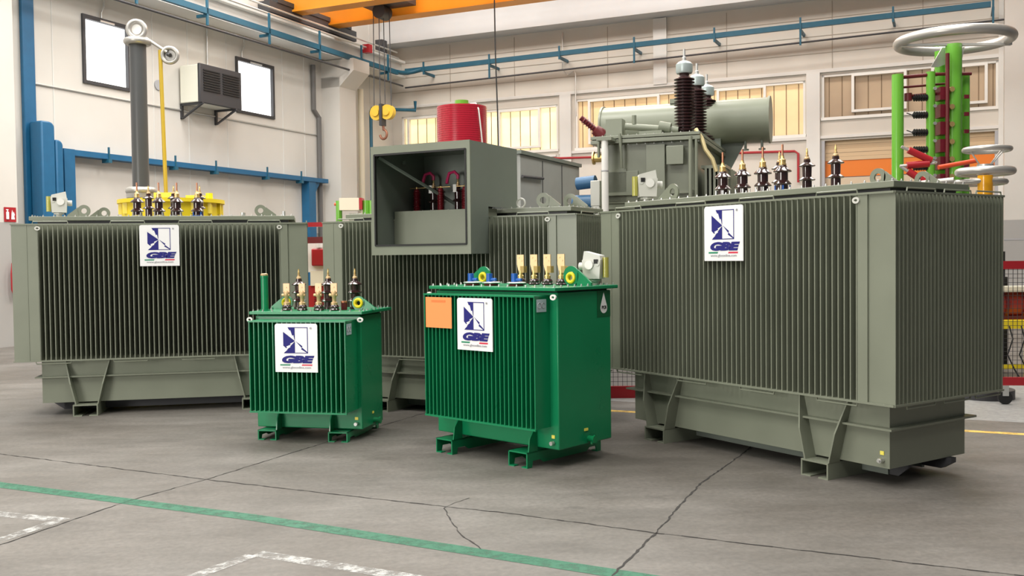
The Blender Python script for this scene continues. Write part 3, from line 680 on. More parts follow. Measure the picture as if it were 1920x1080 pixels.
# ---- large right transformer
RL, RR = (1.041, 8.704), -.985
T2 = big_transformer('power_transformer', 'large grey-green finned transformer at right with a row of brown bushings on top', RL, RR, 2.503, dict(tu0=.04, tu1=.147, lu0=-.19, lu1=.115, lv=.13))
for u in (.827, 1.048, 1.266): lv_bushing(T2, u, .35, ZL, rod=COPPER)
lv_bushing(T2, 1.468, .35, ZL, flange=CAPBLUE, rod=COPPER)
for u in (1.09, 1.378, 1.661): hv_bushing(T2, u, .75, ZL)
relay(T2, -.17, .38, ZL, 1.12, .98, True)
lug(T2, .25, .32, ZL, GREY, 'g', flip=True, size=1.2); lug(T2, 2.36, .32, ZL-.02, GREY, 'g', size=1.05); lug(T2, 2.36, .85, ZL-.02, GREY, 'g', size=1.05)
logo_sign('white sign with blue emblem on the fins of the large right transformer', place(RL, RR, 1.285, -.121, 1.768), RR, .41, .43)
# ---- rear transformer with cable box
ML, MR = (-1.758, 10.41), -.48
T3 = big_transformer('power_transformer', 'large grey-green finned transformer in the middle rear carrying an open cable box', ML, MR, 2.435, dict(tu0=0, tu1=.147, lu0=-.17, lu1=.10, lv=.20))
X0, X1, V0, V1, Z0, Z1 = .658, 1.792, -.456, .51, 1.64, 2.712
mb = MB(); t = .012
mb.box(X0,X1,V0,V1,Z1-t,Z1); mb.box(X0,X0+t,V0,V1,Z0,Z1-t); 
mb.box(X1-t,X1,V0,-.112,Z0,Z1-t); mb.box(X1-t,X1,-.112,V1,2.10,Z1-t); mb.box(X0+t,X1-t,V0,-.112,Z0,Z0+t); mb.box(X0+t,X1-t,V1-t,V1,2.10,Z1-t)
bx = mb.build('cable_box', GREYB, T3)
mb = MB(); w_ = .042
mb.box(X0-.002,X1+.002,V0-.012,V0,Z1-.08,Z1+.002); mb.box(X0-.002,X1+.002,V0-.012,V0,Z0-.002,Z0+.09); mb.box(X0-.002,X0+w_,V0-.012,V0,Z0+.09,Z1-.08); mb.box(X1-w_,X1+.002,V0-.012,V0,Z0+.09,Z1-.08)
mb.build('front_frame', GREY, bx)
a0, a1, b0, b1 = X0+w_, X1-w_, Z0+.09, Z1-.08
mb = MB(); mb.box(a0,a1,V0-.02,V0+.01,b0-.006,b0+.012).box(a0,a1,V0-.02,V0+.01,b1-.012,b1+.006).box(a0-.006,a0+.010,V0-.02,V0+.01,b0,b1).box(a1-.010,a1+.006,V0-.02,V0+.01,b0,b1)
mb.build('gasket', BLACK, bx)
MB().box(X0+t+.02,X1-t-.02,-.11,.12,Z0+t,2.085).build('inner_plate', GREY, bx)
MB().hexa([(X0+.03,.05,2.58),(X0+.07,.05,2.58),(X0+.07,.06,2.58),(X0+.03,.06,2.58),(X0+.03,.05,2.62),(X0+.07,.05,2.62),(X0+.07,.06,2.62),(X0+.03,.06,2.62)]).tube([(X0+.03,-.38,2.62),(X0+.50,.42,2.14)],.018,6).build('brace', GREYB, bx)
for u in (.75, 1.045, 1.34):
    s_ = put('surge_arrester', shared('arr', lambda: MB().lathe([(0,0),(.04,0)]+[q for i in range(12) for q in ((.030,.01+i*.017),(.044,.014+i*.017),(.030,.022+i*.017))]+[(.03,.22),(.02,.24),(0,.24)], n=18).mesh('surge_arrester', mat('arrester_red', (.22,.012,.02), .4))), T3, (u, .22, ZL))
    MB().cyl((0,0,.24),(0,0,.26),.012,n=8).box(-.12,.12,-.008,.008,.246,.252).build('terminal', BRASS, s_)
    MB().box(-.14,-.10,-.012,-.004,.19,.27).build('tag_plate', WHITE, s_)
for u in (.86, 1.16, 1.46):
    b = hv_bushing(T3, u, .38, ZL, 2, .36)
    MB().tube([(0,0,.34),(.0,0,.38),(-.03,-.02,.415),(-.08,-.04,.40),(-.095,-.05,.34),(-.10,-.06,.29)],.017,8).build('cable', PINK, b)
lug(T3, 2.18, .32, ZL, GREY, 'g', size=1.2); lug(T3, 2.34, .62, ZL, GREY, 'g', size=1.2)
MB().torus((1.93,.32,ZL+.055),.045,.010,(0,1,0),20,8).box(1.90,1.96,.28,.36,ZL,ZL+.01).build('lifting_eye', LTGREY, T3)
MB().box(1.20,1.23,.0,.03,Z1,Z1+.05).build('cable_gland', STEEL, bx)

# ---- small green transformers
def green_transformer(label, loc, a, p):
    T = thing('distribution_transformer', label, 'transformer', (loc[0], loc[1], 0), a)
    L, d, zb, zt, tz, u0, u1, W, zl, z0 = p['L'], p['d'], p['zb'], p['zt'], p['tz'], p['u0'], p['u1'], p['W'], p['zl'], p['z0']
    MB().box(u0, u1, 0, W, tz, z0-.012).build('tank', GREEN, T, bevel=.008)
    mb = MB(); fins(mb, p['n'], .004, L-.004, -d, .0, zb, zt, .009); mb.build('front_cooling_fins', GREEN, T)
    mb = MB(); fins(mb, p['n'], .06, L-.06, W+d*.8, W, zb, zt, .009); mb.build('rear_cooling_fins', GREEN, T)
    mb = MB()
    MB().box(-.004, L+.004, -d-.006, -d+.012, zb-.012, zb+.002).build('edge_bar', GREEN, T)
    MB().box(-.004, L+.004, -d-.006, -.0, zt+.0, zt+.012).build('edge_bar', GREEN, T)
    MB().box(u0+.02,u1-.02,.02,W-.02,z0-.012,z0).build('gasket', BLACK, T)
    l0, l1, v0, v1 = p['lid']
    MB().box(l0, l1, v0, v1, z0, zl).build('lid', GREEN, T, bevel=.005)
    P = []; n = p['nb']; m_ = p['mb']
    for i in range(n): 
        u = l0+.03+(l1-l0-.06)*i/(n-1); P += [(u, v0+.025, zl), (u, v1-.025, zl)]
    for i in range(1, m_): v = v0+.025+(v1-v0-.05)*i/m_; P += [(l0+.03, v, zl), (l1-.03, v, zl)]
    bolts(T, P)
    for f0, f1 in p['feet']:
        mb = MB(); h = p['fh']; t = .01; v0_, v1_ = -.12, W+.14
        mb.box(f0,f1,v0_,v1_,h-t,h)
        for q in (f0, f1-t):
            mb.prism([(v0_,0),(v0_+.055,0),(v0_+.065,h*.42),(v0_+.15,h*.42),(v0_+.19,h*.2),(v1_-.19,h*.2),(v1_-.15,h*.42),(v1_-.065,h*.42),(v1_-.055,0),(v1_,0),(v1_,h),(v0_,h)], (q+t,0,0), (0,1,0), (0,0,1), -t)
        for q in (v0_, v1_-.05): mb.box(f0+t, f0+.06, q, q+.05, 0, .008); mb.box(f1-.06, f1-t, q, q+.05, 0, .008)
        mb.build('foot', GREEN, T)
        q = f1-.012 if p.get('gin') is None else (f1-.012 if f0 < L/2 else f0+.002)
        mb = MB(); mb.prism([(0,h),(-.10,h),(-.085,h+.10),(-.02,zb-.01),(0,zb-.01)], (q,0,0), (0,1,0), (0,0,1), .01); mb.build('gusset', GREEN, T)
    MB().cyl((u1-.055,-.004,tz+.05),(u1-.055,-.035,tz+.05),.016,n=8).build('earth_bolt', STEEL, T)
    MB().box(u1-.07,u1-.04,-.006,-.001,tz+.085,tz+.11).build('tag', YTAG, T, label='small yellow tag')
    d_ = put('drain_valve', MB().cyl((u1,W*.55,tz+.04),(u1+.05,W*.55,tz+.04),.024,n=14).cyl((u1+.05,W*.55,tz+.04),(u1+.065,W*.55,tz+.04),.032,n=8).cyl((u1+.03,W*.55,tz+.04),(u1+.03,W*.55,tz+.0),.014,n=10).mesh('drain_valve', GREEN2), T)
    MB().box(u1+.001,u1+.005,W*.46,W*.53,tz+.105,tz+.125).build('tag', YTAG, T, label='small yellow tag')
    eye(T, l1-.02, v0-.004, z0-.045, WHITE); eye(T, l0+.005, v0-.004, z0-.045, WHITE)
    MB().box(L+.0045, L+.006, -d+.02, -d+.13, zt-.11, zt-.015).build('data_label', mat('silver_label', (.45,.55,.58), .3), T, label='silver data label')
    MB().torus((L+.007,-d+.05,zt-.062),.02,.0025,(1,0,0),16,5).torus((L+.007,-d+.095,zt-.062),.02,.0025,(1,0,0),16,5).build('label_mark', SGREY, T)
    return T
SL, SA = (-2.248, 8.732), -.225
S_ = green_transformer('small green transformer, the smaller of two, with three tall brown bushings', SL, SA, dict(L=.901, d=.271, zb=.281, zt=1.062, tz=.097, u0=-.073, u1=.939, W=.508, zl=1.144, z0=1.116, n=20, lid=(-.105,.975,-.06,.69), feet=((-.011,.167),(.661,.843)), fh=.089, nb=12, mb=8, gin=1))
SZ = 1.144
for u in (.187,.338,.498,.647): flag_bushing(S_, u, .10, SZ, 'small')
for u in (.191,.484,.747): hv_bushing(S_, u, .35, SZ, 3, .372)
fp = put('filler_pipe', MB().lathe([(0,0),(.045,0),(.045,.01),(.033,.012),(.033,.30),(.036,.30),(.036,.318),(0,.318)], n=20).mesh('filler_pipe', GREEN), S_, (-.03, .10, SZ))
MB().lathe([(0,.318),(.034,.318),(.034,.332),(.022,.338),(0,.338)], n=8).build('cap', TINNED, fp)
lug(S_, .07, .34, SZ, GREEN, 'n', flip=True, ringed=True); lug(S_, .84, .20, SZ, GREEN, 'n', ringed=True)
th = put('thermometer_pocket', MB().cyl((0,0,0),(0,0,.065),.028,n=14).mesh('thermometer_pocket', DKRED), S_, (.70,.2,SZ)); MB().cyl((0,0,.065),(0,0,.08),.03,n=14).build('cap', COPPER, th)
logo_sign('white sign with blue emblem on the small green transformer', place(SL, SA, .455, -.288, .842), SA, .395, .42)
GL, GA = (-.608, 8.108), -.746
G_ = green_transformer('bright green transformer in the centre front with an orange sticker on its fins', GL, GA, dict(L=1.209, d=.173, zb=.318, zt=1.301, tz=.148, u0=-.038, u1=1.291, W=.65, zl=1.372, z0=1.345, n=27, lid=(-.065,1.316,-.06,.72), feet=((.063,.254),(.879,1.074)), fh=.119, nb=15, mb=9, gin=None))
GZ = 1.372
for u in (.513,.662,.806,.953): flag_bushing(G_, u, .45, GZ, 'big')
for u in (.245,.46,.737):
    b = put('plug_in_bushing', shared('plug', lambda: MB().lathe([(0,0),(.058,0),(.062,.012),(.05,.02),(0,.02)], n=24).mesh('plug_in_bushing', DKRED)), G_, (u, .15, GZ))
    put('clamp_ring', shared('plugr', lambda: MB().lathe([(.0,.02),(.075,.02),(.078,.026),(.07,.032),(0,.034)], n=8).mesh('clamp_ring', STEEL)), b)
    put('cap', shared('plugc', lambda: MB().cyl((-.02,0,.032),(-.02,0,.10),.026,n=16).cyl((.0,0,.05),(.055,0,.05),.012,n=8).mesh('cap', CAPBLUE)), b)
lug(G_, .21, .32, GZ, GREEN, 'n', ringed=True, flip=True, size=1.25); lug(G_, 1.10, .40, GZ, GREEN, 'n', ringed=True, size=1.25)
relay(G_, 1.175, .60, GZ, 1.0, .25)
# white drop sticker with the three letters on the side wall
st = MB().box(1.292,1.2935,.475,.645,1.125,1.33).build('sticker', mat('dark_green_sticker', (.002,.10,.035), .4), G_, label='dark green sticker with a white drop')
dr = []
for i in range(13): 
    a = -.35 + (PI+.7)*i/12; dr.append((.558+.043*math.cos(PI+a*1 if False else -a), 1.195+.043*math.sin(-a)))
dr.append((.558, 1.315))
MB().prism(dr, (1.2955,0,0), (0,1,0), (0,0,1), -.0015).build('drop_emblem', SIGNW, st)
me = text_mesh('PCB', .034, BLACK, bold=.0006)
o_ = put('lettering', me, st, (1.2985, .558, 1.198), (0,0,PI/2))
MB().box(.03,.335,-.183,-.1795,1.037,1.285).build('orange_sticker', ORSTICK, G_, label='plain orange sticker')
MB().box(.10,.265,-.1845,-.1835,1.245,1.262).build('sticker_print', mat('faded_orange_print', (.95,.22,.06), .5), G_)
logo_sign('white sign with blue emblem on the bright green centre transformer', place(GL, GA, .600, -.190, 1.081), GA, .385, .41)

# ---------------------------------------------------------------- big background transformer
BA = -.35; BL = (1.21, 12.95)
T5 = thing('power_transformer', 'tall grey-green transformer at the back with a horizontal oil drum and stacked brown insulators', 'transformer', (BL[0], BL[1], 0), BA)
MB().box(0,1.24,0,2.7,.15,3.08).box(.08,.5,-.02,0,2.3,2.72).build('tank', GREY, T5, bevel=.01)
mb = MB(); mb.box(.62,.86,-.07,0,.2,3.04).box(.02,1.22,-.05,0,2.40,2.44).box(.02,1.22,-.05,0,2.22,2.25); mb.build('stiffeners', GREY, T5)
MB().box(.1,1.1,.1,2.6,0,.15).build('base', GREYB, T5)
MB().box(-.12,1.32,-.10,2.8,3.08,3.13).box(-.12,1.32,-.10,2.8,3.14,3.18).build('lid', GREY, T5, bevel=.004)
bolts(T5, [(-.08+i*.115, -.07, 3.18) for i in range(13)])
bolts(T5, [(-.08+i*.115, -.07, 3.055) for i in range(13)])
MB().box(.90,1.10,-.10,-.0,2.78,3.0).box(.89,1.11,-.115,-.10,2.77,3.01).build('terminal_box', GREY, T5, bevel=.006)
wp = MB().cyl((.12,-.28,.25),(.12,-.28,3.10),.045,n=18).build('white_pipe', WHITE, T5)
MB().box(.02,.22,-.33,-.05,3.10,3.14).build('pipe_bracket', GREY, wp); MB().cyl((.12,-.28,2.70),(.12,-.28,2.715),.048,n=18).build('pipe_joint', SGREY, wp)
for pp, rr in (([(-.0,-.12,3.15),(-.0,-.14,2.9)],.02),([(.28,-.12,3.2),(.3,-.13,2.95),(.3,-.1,2.75)],.02),([(1.20,-.1,3.12),(1.20,-.12,2.3)],.025),([(1.27,-.08,3.10),(1.27,-.1,2.2)],.02)): MB().tube(pp, rr).build('oil_pipe', GREY, T5)
MB().box(.05,.27,.05,.25,3.18,3.42).cyl((.3,.12,3.32),(1.0,.16,3.24),.045,n=16).cyl((.42,.12,3.34),(.42,.12,3.46),.03).box(.5,.8,.05,.25,3.18,3.24).cyl((.75,.14,3.3),(.9,.15,3.27),.07,n=14).build('oil_header', GREY, T5)
def tall_bushing():
    pr = [(0,0),(.12,0),(.12,.05)]; z = .05; n = 20; R = .135
    for i in range(n): pr += [(.085, z), (R, z+.010), (R, z+.016), (.085, z+.034)]; z += .0415
    pr += [(.08, z), (.065, z+.02), (.065, z+.06), (0, z+.06)]
    return MB().lathe(pr, n=28).mesh('bushing', PORC2)
for v in (.28, 1.30, 2.2):
    b = put('bushing', shared('tallb', tall_bushing), T5, (1.06, v, 3.06))
    put('cap', shared('tallc', lambda: MB().lathe([(0,.93),(.10,.93),(.11,.95),(.11,1.05),(.08,1.08),(.03,1.10),(0,1.10)], n=24).mesh('cap', mat('cap_grey', (.45,.52,.52), .35, .3))), b)
    put('terminal', shared('tallt', lambda: MB().lathe([(0,1.10),(.028,1.10),(.028,1.14),(.017,1.15),(.017,1.25),(0,1.25)], n=12).mesh('terminal', STEEL)), b)
# conservator drum lying across the tank
cz = 3.60; r = .33
dm = MB().cyl((-.55,2.35,cz),(1.95,2.35,cz),r,n=48).cyl((-.58,2.35,cz),(-.55,2.35,cz),r+.02,n=48).cyl((1.95,2.35,cz),(1.98,2.35,cz),r+.02,n=48).build('oil_drum', GREY, T5)
MB().box(.5,.9,2.2,2.5,cz+r-.02,cz+r+.05).build('inspection_cover', GREY, dm)
for u in (1.62, 1.86): MB().cyl((u,2.25,cz-r-.10),(u,2.25,cz-r+.04),.02,n=10).cyl((u,2.25,cz-r-.12),(u,2.25,cz-r-.10),.05,n=14).build('drain_valve', GREYB, dm)
MB().box(.0,.12,2.15,2.55,3.16,3.35).build('drum_support', GREYB, T5); MB().box(1.15,1.27,2.15,2.55,3.16,3.35).prism([(1.1,2.6),(1.24,2.6),(1.62,3.30),(1.1,3.30)], (0,2.3,0), (1,0,0), (0,0,1), -.03).build('drum_support', GREYB, T5)
mb = MB(); fins(mb, 10, .6, 2.4, 1.62, 1.30, 1.2, 2.75, .03, axis=1); mb.build('radiator', GREY, T5)
mb = MB(); fins(mb, 4, 1.36, 1.58, .1, .55, 1.2, 2.72, .03, axis=0); mb.box(1.30,1.62,.1,.55,2.72,2.76); mb.build('radiator', GREY, T5)
br = [(1.25,.0,3.22),(1.33,-.03,3.1),(1.38,-.05,2.95),(1.47,-.05,2.82),(1.52,-.05,2.66)]
MB().tube(br,.028,8).build('braided_earth_strap', mat('braid', (.62,.52,.28), .45, .5), T5)
rb = MB(); p0, p1 = Vector((-.02,.15,3.22)), Vector((-.28,.0,3.46)); rb.cyl(p0, p0.lerp(p1,.35), .09, .07, 16)
for i in range(6): q = p0.lerp(p1, .35+.1*i); rb.cyl(q, p0.lerp(p1, .39+.1*i), .055, .035, 14)
rb.cyl(p0, p1, .036, n=14); rb.build('red_bushing', DKRED, T5)
MB().cyl((-.12,.1,2.92),(.0,.1,2.92),.06,n=14).cyl((-.14,.1,2.92),(-.12,.1,2.92),.09,n=14).build('pipe_flange', BRASS, T5)
MB().box(.0,.34,-.02,.0,2.3,2.75).build('cover_plate', GREY, T5)

# grey switch cabinet behind the cable box
cb = thing('switch_cabinet', 'plain grey steel cabinet standing behind the open cable box', 'cabinet', (.13, 13.0, 0), RA)
MB().box(-.30,0,0,2.25,.1,2.98).build('body', mat('cabinet_grey', (.33,.34,.32), .45, noise=.04), cb, bevel=.01)
MB().box(-.32,.03,-.03,2.28,2.98,3.03).build('top', GREYB, cb); MB().box(-.28,-.02,.05,2.2,0,.1).build('plinth', DKSTEEL, cb)
MB().box(.0,.006,.76,.775,.15,2.95).box(0,.006,1.5,1.515,.15,2.95).build('door_gaps', DKSTEEL, cb)
MB().cyl((.03,-.0,2.68),(.03,.72,2.70),.02,n=8).build('handle_bar', DKSTEEL, cb)
# blue pump set between cabinet and tall transformer
bm = thing('pump_set', 'blue machine with white pipes glimpsed beside the grey cabinet', 'machine', (1.14, 13.6, 0), RA)
MB().box(-.35,-.02,.1,.6,0,2.3).build('stand', GREYB, bm)
MB().cyl((-.35,.2,2.36),(.0,.2,2.36),.12,n=18).cyl((-.3,.2,2.64),(-.02,.2,2.66),.09,n=18).build('motor', mat('pump_blue', (.04,.13,.26), .4), bm)
MB().box(-.03,.11,.0,.15,2.3,2.66).box(-.02,.1,.0,.15,2.0,2.3).build('control_box', LTGREY, bm, bevel=.01)

# ---------------------------------------------------------------- high voltage test column, left
hv = thing('test_column', 'tall dark grey test column with metal rings behind the far left transformer', 'test equipment', (-5.32, 14.0, 0), 0)
MB().cyl((0,0,2.55),(0,0,4.72),.115,n=32).build('tube', DKGREY, hv)
MB().lathe([(0,0),(.3,0),(.3,.1),(.12,.2),(.12,2.5),(0,2.5)], n=32).build('support', DKGREY, hv)
MB().torus((0,0,2.62),.16,.055).cyl((0,0,2.52),(0,0,2.60),.2).build('base_ring', ALU, hv)
MB().torus((0,0,4.75),.145,.05).cyl((0,0,4.72),(0,0,4.78),.16).build('top_ring', ALU, hv)
MB().torus((-.01,0,4.93),.115,.035,(.25,-1,0),40,12).build('upright_ring', ALU, hv); MB().cyl((-.01,.03,4.93),(-.01,-.0,4.93),.072,n=28).build('gauge_disc', WHITE, hv)
MB().cyl((.12,0,4.80),(.42,0,4.60),.022,n=12).build('arm', ALU, hv)
MB().torus((.45,0.02,4.56),.105,.03,(.2,-1,0),36,10).cyl((.45,.03,4.56),(.45,.05,4.56),.085,n=24).build('side_ring', ALU, hv)
MB().cyl((.43,.0,4.57),(.47,-.02,4.55),.03,n=10).build('hub', DKSTEEL, hv)
MB().cyl((.32,0,4.63),(.36,0,2.4),.028,n=14).build('insulating_rod', OCHRE, hv)
yt = thing('test_tank', 'yellow test tank with flanged top behind the far left transformer bushings', 'test equipment', (-4.50, 12.9, 0), 0)
MB().cyl((0,0,0),(0,0,2.36),.62,n=40).build('tank', YELLOW, yt)
MB().lathe([(0,2.36),(.675,2.36),(.675,2.41),(0,2.41)], n=48).build('flange', YELLOW, yt)
mb = MB()
for i in range(16):
    t = 2*PI*i/16; MB().box(.62*math.cos(t)-.03,.62*math.cos(t)+.03,.62*math.sin(t)-.03,.62*math.sin(t)+.03,2.22,2.36).build('flange_rib', YELLOW, yt)
mb = MB(); MB().box(-.2,.05,-.1,.1,2.41,2.51).box(.22,.42,-.1,.1,2.41,2.47).cyl((.5,0,2.41),(.5,0,2.50),.045).build('top_boxes', YELLOW, yt)
# red reactor coil behind the cable box
rc = thing('reactor_coil', 'large glossy red winding with a green cap above the open cable box', 'coil', (-.66, 13.4, 0), 0)
pr = [(0,1.9)]; z = 1.9
for i in range(60): pr += [(.345, z), (.345, z+.024), (.341, z+.026), (.341, z+.029)]; z += .0295
pr += [(.335, z), (.29, z+.004), (0, z+.004)]
MB().lathe(pr, n=56).build('winding', COIL, rc)
MB().cyl((0,0,.1),(0,0,1.9),.12,n=24).build('support_tube', LIME, rc); MB().cyl((0,0,3.66),(0,0,3.76),.095,n=24).build('top_cap', LIME, rc)
MB().cyl((0,0,0),(0,0,.1),.4,n=32).build('base', DKSTEEL, rc)
MB().tube([(.12,-.10,3.70),(.20,-.2,3.69),(.24,-.27,3.6),(.27,-.23,3.3),(.30,-.2,2.9)],.010,6).build('lead_wire', WHITE, rc)
# green post insulators with beige box
gp = thing('post_insulator_stand', 'lime green posts carrying a beige box behind the middle rear transformer', 'test equipment', (-2.79, 16.9, 0), 0)
for x, r in ((-.20,.055),(.27,.06),(.36,.045)): MB().cyl((x,0,0),(x,0,2.62),r,n=20).build('post', LIME, gp)
MB().box(-.17,.17,-.15,.15,2.45,2.66).build('box', mat('beige_box', (.74,.66,.52), .5), gp); MB().box(.17,.22,-.14,.14,2.46,2.66).build('end_plate', RED, gp)
MB().cyl((-.28,0,2.56),(-.17,0,2.56),.025,n=10).cyl((.22,0,2.56),(.42,0,2.57),.028,n=10).build('cross_bar', mat('orange_red', (.75,.09,.03), .4), gp)
MB().box(-.08,.2,.3,.5,0,2.42).build('rear_box', LTGREY, gp)

# red safety frame, white bin and red machine seen between the left and middle transformers
rf = thing('safety_frame', 'dark red steel frame seen between the left and middle rear transformers', 'fence', (-3.0, 15.3, 0), 0)
MB().box(-.9,.35,-.03,.03,2.12,2.19).build('rail', RED, rf); MB().box(-.9,.35,-.03,.03,1.86,1.96).build('rail', DKRED, rf)
MB().box(.07,.12,-.03,.03,0,2.19).build('post', DKRED, rf); MB().box(-.9,-.85,-.03,.03,0,2.19).build('post', DKRED, rf)
rm = thing('winding_machine', 'red machine with white panels seen between the left and middle rear transformers', 'machine', (-3.02, 15.9, 0), 0)
MB().box(-.3,.35,-.1,.5,1.40,1.92).build('upper_panel', WHITE, rm); MB().box(-.25,.35,-.16,-.1,1.18,1.42).build('cover', CREAM, rm)
MB().box(-.22,-.0,-.2,-.1,1.50,1.78).build('red_block', RED, rm, bevel=.02); MB().cyl((-.10,-.16,1.80),(-.10,-.16,1.86),.05,n=12).build('knob', WHITE, rm)
MB().box(-.3,.35,-.12,.5,0,1.18).build('cabinet', RED, rm); mb = MB()
for i in range(12): mb.box(-.2,.05,-.135,-.12,.55+i*.045,.57+i*.045)
mb.build('vents', MAROON, rm); MB().box(.08,.16,-.18,-.10,1.40,1.66).build('yellow_post', YELLOW, rm)

# ---------------------------------------------------------------- impulse generator, right
ig = thing('impulse_generator', 'tall lime green impulse generator crowned by a large metal ring', 'test equipment', (5.95, 13.0, 0), 0)
MB().torus((-.03,0,4.41),.695,.066,(0,0,1),72,16).build('corona_ring', ALU, ig)
cols = (('main',-.035+.0,.0,.105,4.36),('b',-.10,.25,.075,4.32),('c',-.80,-.05,.075,3.96),('d',-.66,.25,.06,3.9),('e',-.34,.0,.058,4.0),('f',.17,.1,.055,3.98))
for nm, x, y, r, z in cols: MB().cyl((x,y,.2),(x,y,z),r,n=24).build('column', LIME, ig)
MB().prism([(-.30,4.08),(-.20,4.08),(.12,4.2),(.15,4.34),(-.15,4.34)], (0,.1,0), (1,0,0), (0,0,1), .02).box(-.73,.73,-.03,.03,4.34,4.37).build('ring_bracket', STEEL, ig)
mb = MB()
for (x0, y0, z0, x1, y1, z1, r) in ((-.77,0,3.93,-.25,0,3.97,.025),(-.25,0,3.97,.2,0,3.97,.022),(-.72,.0,3.80,-.1,.1,3.86,.016),(-.66,.0,3.68,-.1,.1,3.74,.022),(-.17,-.12,1.8,-.17,-.12,4.22,.026)): mb.cyl((x0,y0,z0),(x1,y1,z1),r,n=12)
mb.cyl((-.64,0,3.62),(-.64,0,3.72),.05,n=14); mb.build('resistor_rods', DKRED, ig)
for i in range(6):
    z = 3.69 - i*.23
    mb = MB(); mb.box(-.245,-.13,-.08,.10,z-.07,z+.10); mb.build('capacitor', MAROON, ig)
    mb = MB(); x = -.56
    for k in range(6): mb.cyl((x+k*.032,0,z-.03),(x+k*.032+.007,0,z-.03),.048,n=14)
    mb.cyl((-.58,0,z-.03),(-.38,0,z-.03),.022,n=8); mb.build('resistor_insulator', BLACK, ig)
    MB().tube([(-.66,0,z+.0),(-.63,0,z-.01),(-.58,0,z-.03)],.007,6).build('lead', DKSTEEL, ig)
    MB().cyl((-.31,-.075,z+.08),(-.31,-.05,z+.08),.022,n=12).build('sphere_gap', STEEL, ig)
    MB().box(.10,.16,-.03,.0,z-.05+.0,z+.0).build('capacitor_clip', MAROON, ig)
    MB().cyl((-.11,-.13,z+.06),(-.11,-.06,z+.06),.035,n=14).build('sphere_gap', BRASS, ig)
for (p, q) in (((-.93,-.5,2.96),(-.50,-.55,2.74)),((-.95,-.5,2.71),(-.53,-.55,2.74)),((-.93,-.5,2.70),(-.55,-.6,2.42))):
    p = Vector(p); q = Vector(q); e = MB().cyl(p.lerp(q,.2), p.lerp(q,.85), .045, n=16).build('damping_resistor', RED, ig)
    MB().cyl(p, p.lerp(q,.2), .02, n=8).build('end_fitting', STEEL, e); MB().cyl(p.lerp(q,.85), q, .02, n=8).build('end_fitting', STEEL, e)
MB().cyl((-.50,-.6,2.68),(-.02,-.6,2.76),.03,n=14).build('damping_resistor', mat('orange_red', (.75,.09,.03), .4), ig)
MB().box(-.9,.4,-.3,.5,0,.2).build('base', YELLOW, ig)
mc = thing('measuring_capacitor', 'orange tube with three stacked metal rings beside the right pillar', 'test equipment', (5.17, 10.6, 0), 0)
MB().cyl((0,0,.1),(0,0,2.43),.077,n=28).build('tube', AMBER, mc)
MB().torus((0,0,2.47),.265,.043,(0,0,1),56,14).build('ring', ALU, mc); MB().torus((.02,0,2.71),.225,.030,(0,0,1),56,12).build('ring', ALU, mc); MB().torus((.04,.25,2.37),.28,.03,(0,0,1),56,12).build('ring', ALU, mc)
MB().cyl((0,0,2.44),(0,0,2.55),.085,n=24).build('hub', STEEL, mc)
for a in (.3, 1.9, 3.4, 5.0): MB().cyl((.07*math.cos(a),.07*math.sin(a),2.54),(.02+.22*math.cos(a),.22*math.sin(a),2.70),.008,n=6).build('spoke', STEEL, mc)
MB().cyl((-.25,.2,2.40),(-.85,.6,2.36),.03,n=12).build('arm', ALU, mc); MB().lathe([(0,0),(.3,0),(.3,.1),(0,.1)]).build('base', DKSTEEL, mc)

# ---------------------------------------------------------------- red mesh fences and the yellow bench
def fence(label, p, q, z0, z1, rail, wheels=False, pitch=.05):
    p = Vector((*p,0)); q = Vector((*q,0)); L = (q-p).length; rz = math.atan2(q.y-p.y, q.x-p.x)
    t = thing('mesh_fence', label, 'fence', p, rz)
    MB().box(0,L,-.02,.02,z0,z0+rail).build('rail', RED, t); MB().box(0,L,-.02,.02,z1-rail,z1).build('rail', RED, t)
    MB().box(-.04,0,-.02,.02,z0,z1).build('post', RED, t); MB().box(L,L+.04,-.02,.02,z0,z1).build('post', RED, t)
    mb = MB(); x = pitch
    while x < L: mb.box(x-.0022,x+.0022,-.003,.003,z0+rail,z1-rail); x += pitch
    z = z0+rail+pitch
    while z < z1-rail: mb.box(0,L,-.0055,-.003,z-.0022,z+.0022); z += pitch
    mb.build('wire_mesh', DKSTEEL, t)
    if wheels:
        for x in (.15, L-.2): MB().cyl((x,-.02,.07),(x,.02,.07),.07,n=20).build('wheel', BLACK, t); MB().box(x-.03,x+.03,-.03,.03,.09,z0).build('caster_fork', STEEL, t)
    return t
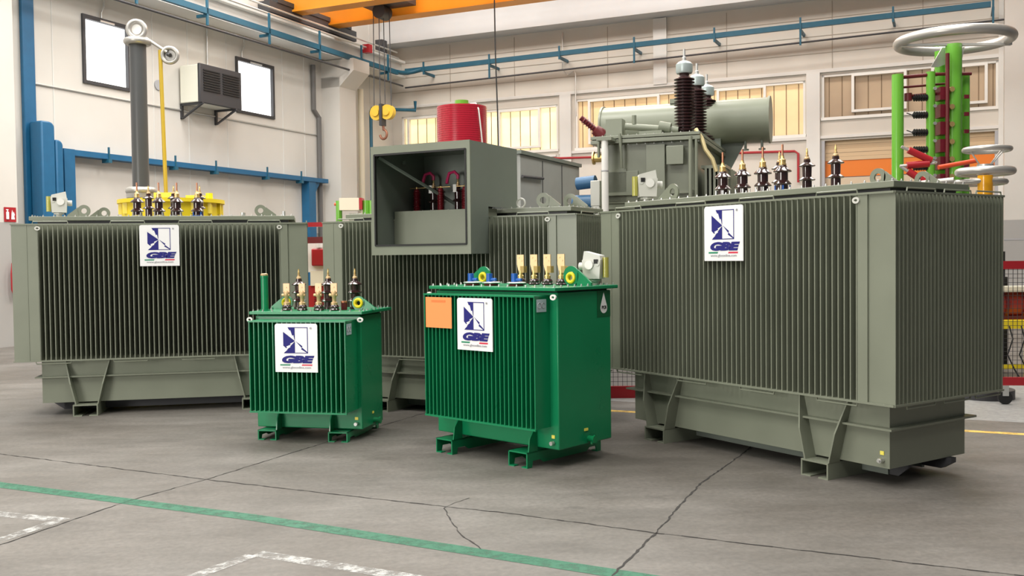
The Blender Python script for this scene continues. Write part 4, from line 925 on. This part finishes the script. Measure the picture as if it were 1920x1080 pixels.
fence('red framed wire fence standing between the green and large right transformers', (.35,10.92), (3.1,10.85), .0, 1.5, .135, pitch=.052)
fence('red framed wire fence on wheels beyond the large right transformer', (5.0,10.14), (6.6,9.9), .20, 1.5, .085, True, pitch=.045)
tag(MB().box(0,2.6,0,.04,.02,1.35).build('barrier_board', mat('milky_board', (.80,.80,.78), .5), loc=(.45,11.35,0)), 'white board standing behind the wire fence between the transformers', 'board')
yb = thing('yellow_bench', 'yellow steel bench behind the wheeled fence at far right', 'bench', (6.15, 12.3, 0), 0)
MB().box(-.1,1.1,-.05,.7,.62,.72).build('top', YELLOW, yb)
for x in (0,.42,.95): MB().box(x-.03,x+.05,0,.08,.0,.62).build('leg', YELLOW, yb)
MB().box(0,1.0,.02,.05,.1,.16).build('stretcher', YELLOW, yb)
mr = thing('motor_unit', 'dark red motor lying on the yellow bench at far right', 'motor', (6.2, 12.35, .72), 0)
MB().cyl((-.1,.3,.20),(.85,.3,.20),.19,n=28).build('housing', mat('motor_red', (.30,.03,.02), .4), mr)
MB().cyl((.15,.3,.2),(.19,.3,.2),.215,n=28).cyl((.38,.3,.2),(.42,.3,.2),.215,n=28).build('ribs', DKRED, mr); MB().box(-.05,.8,.15,.45,0,.05).build('feet', DKRED, mr)
MB().box(-.1,.9,.05,.6,.36,.42).build('guard', CREAM, mr)
for k, (dx, s_) in enumerate(((.1,0),(.25,1),(.4,2))):
    tag(MB().tube([(dx,-.07,.66),(dx+.03,-.1,.5),(dx-.03,-.09,.3),(dx+.05,-.1,.12),(dx+.1,-.12,.02)],.010,6).build('cable', BLACK, loc=(6.15,12.25,0)), 'black cable dangling from the front of the yellow bench', 'cable', 'cables under the yellow bench')
sk = thing('machine_arm', 'black articulated arm rising behind the wheeled fence at far right', 'machine', (6.7, 13.4, 0), 0)
MB().tube([(0,0,1.2),(.02,0,1.5),(-.05,0,1.62),(-.15,0,1.85)],.02,8).box(-.03,.1,-.03,.03,1.25,1.6).box(-.1,.1,-.1,.1,0,1.25).build('arm', BLACK, sk)
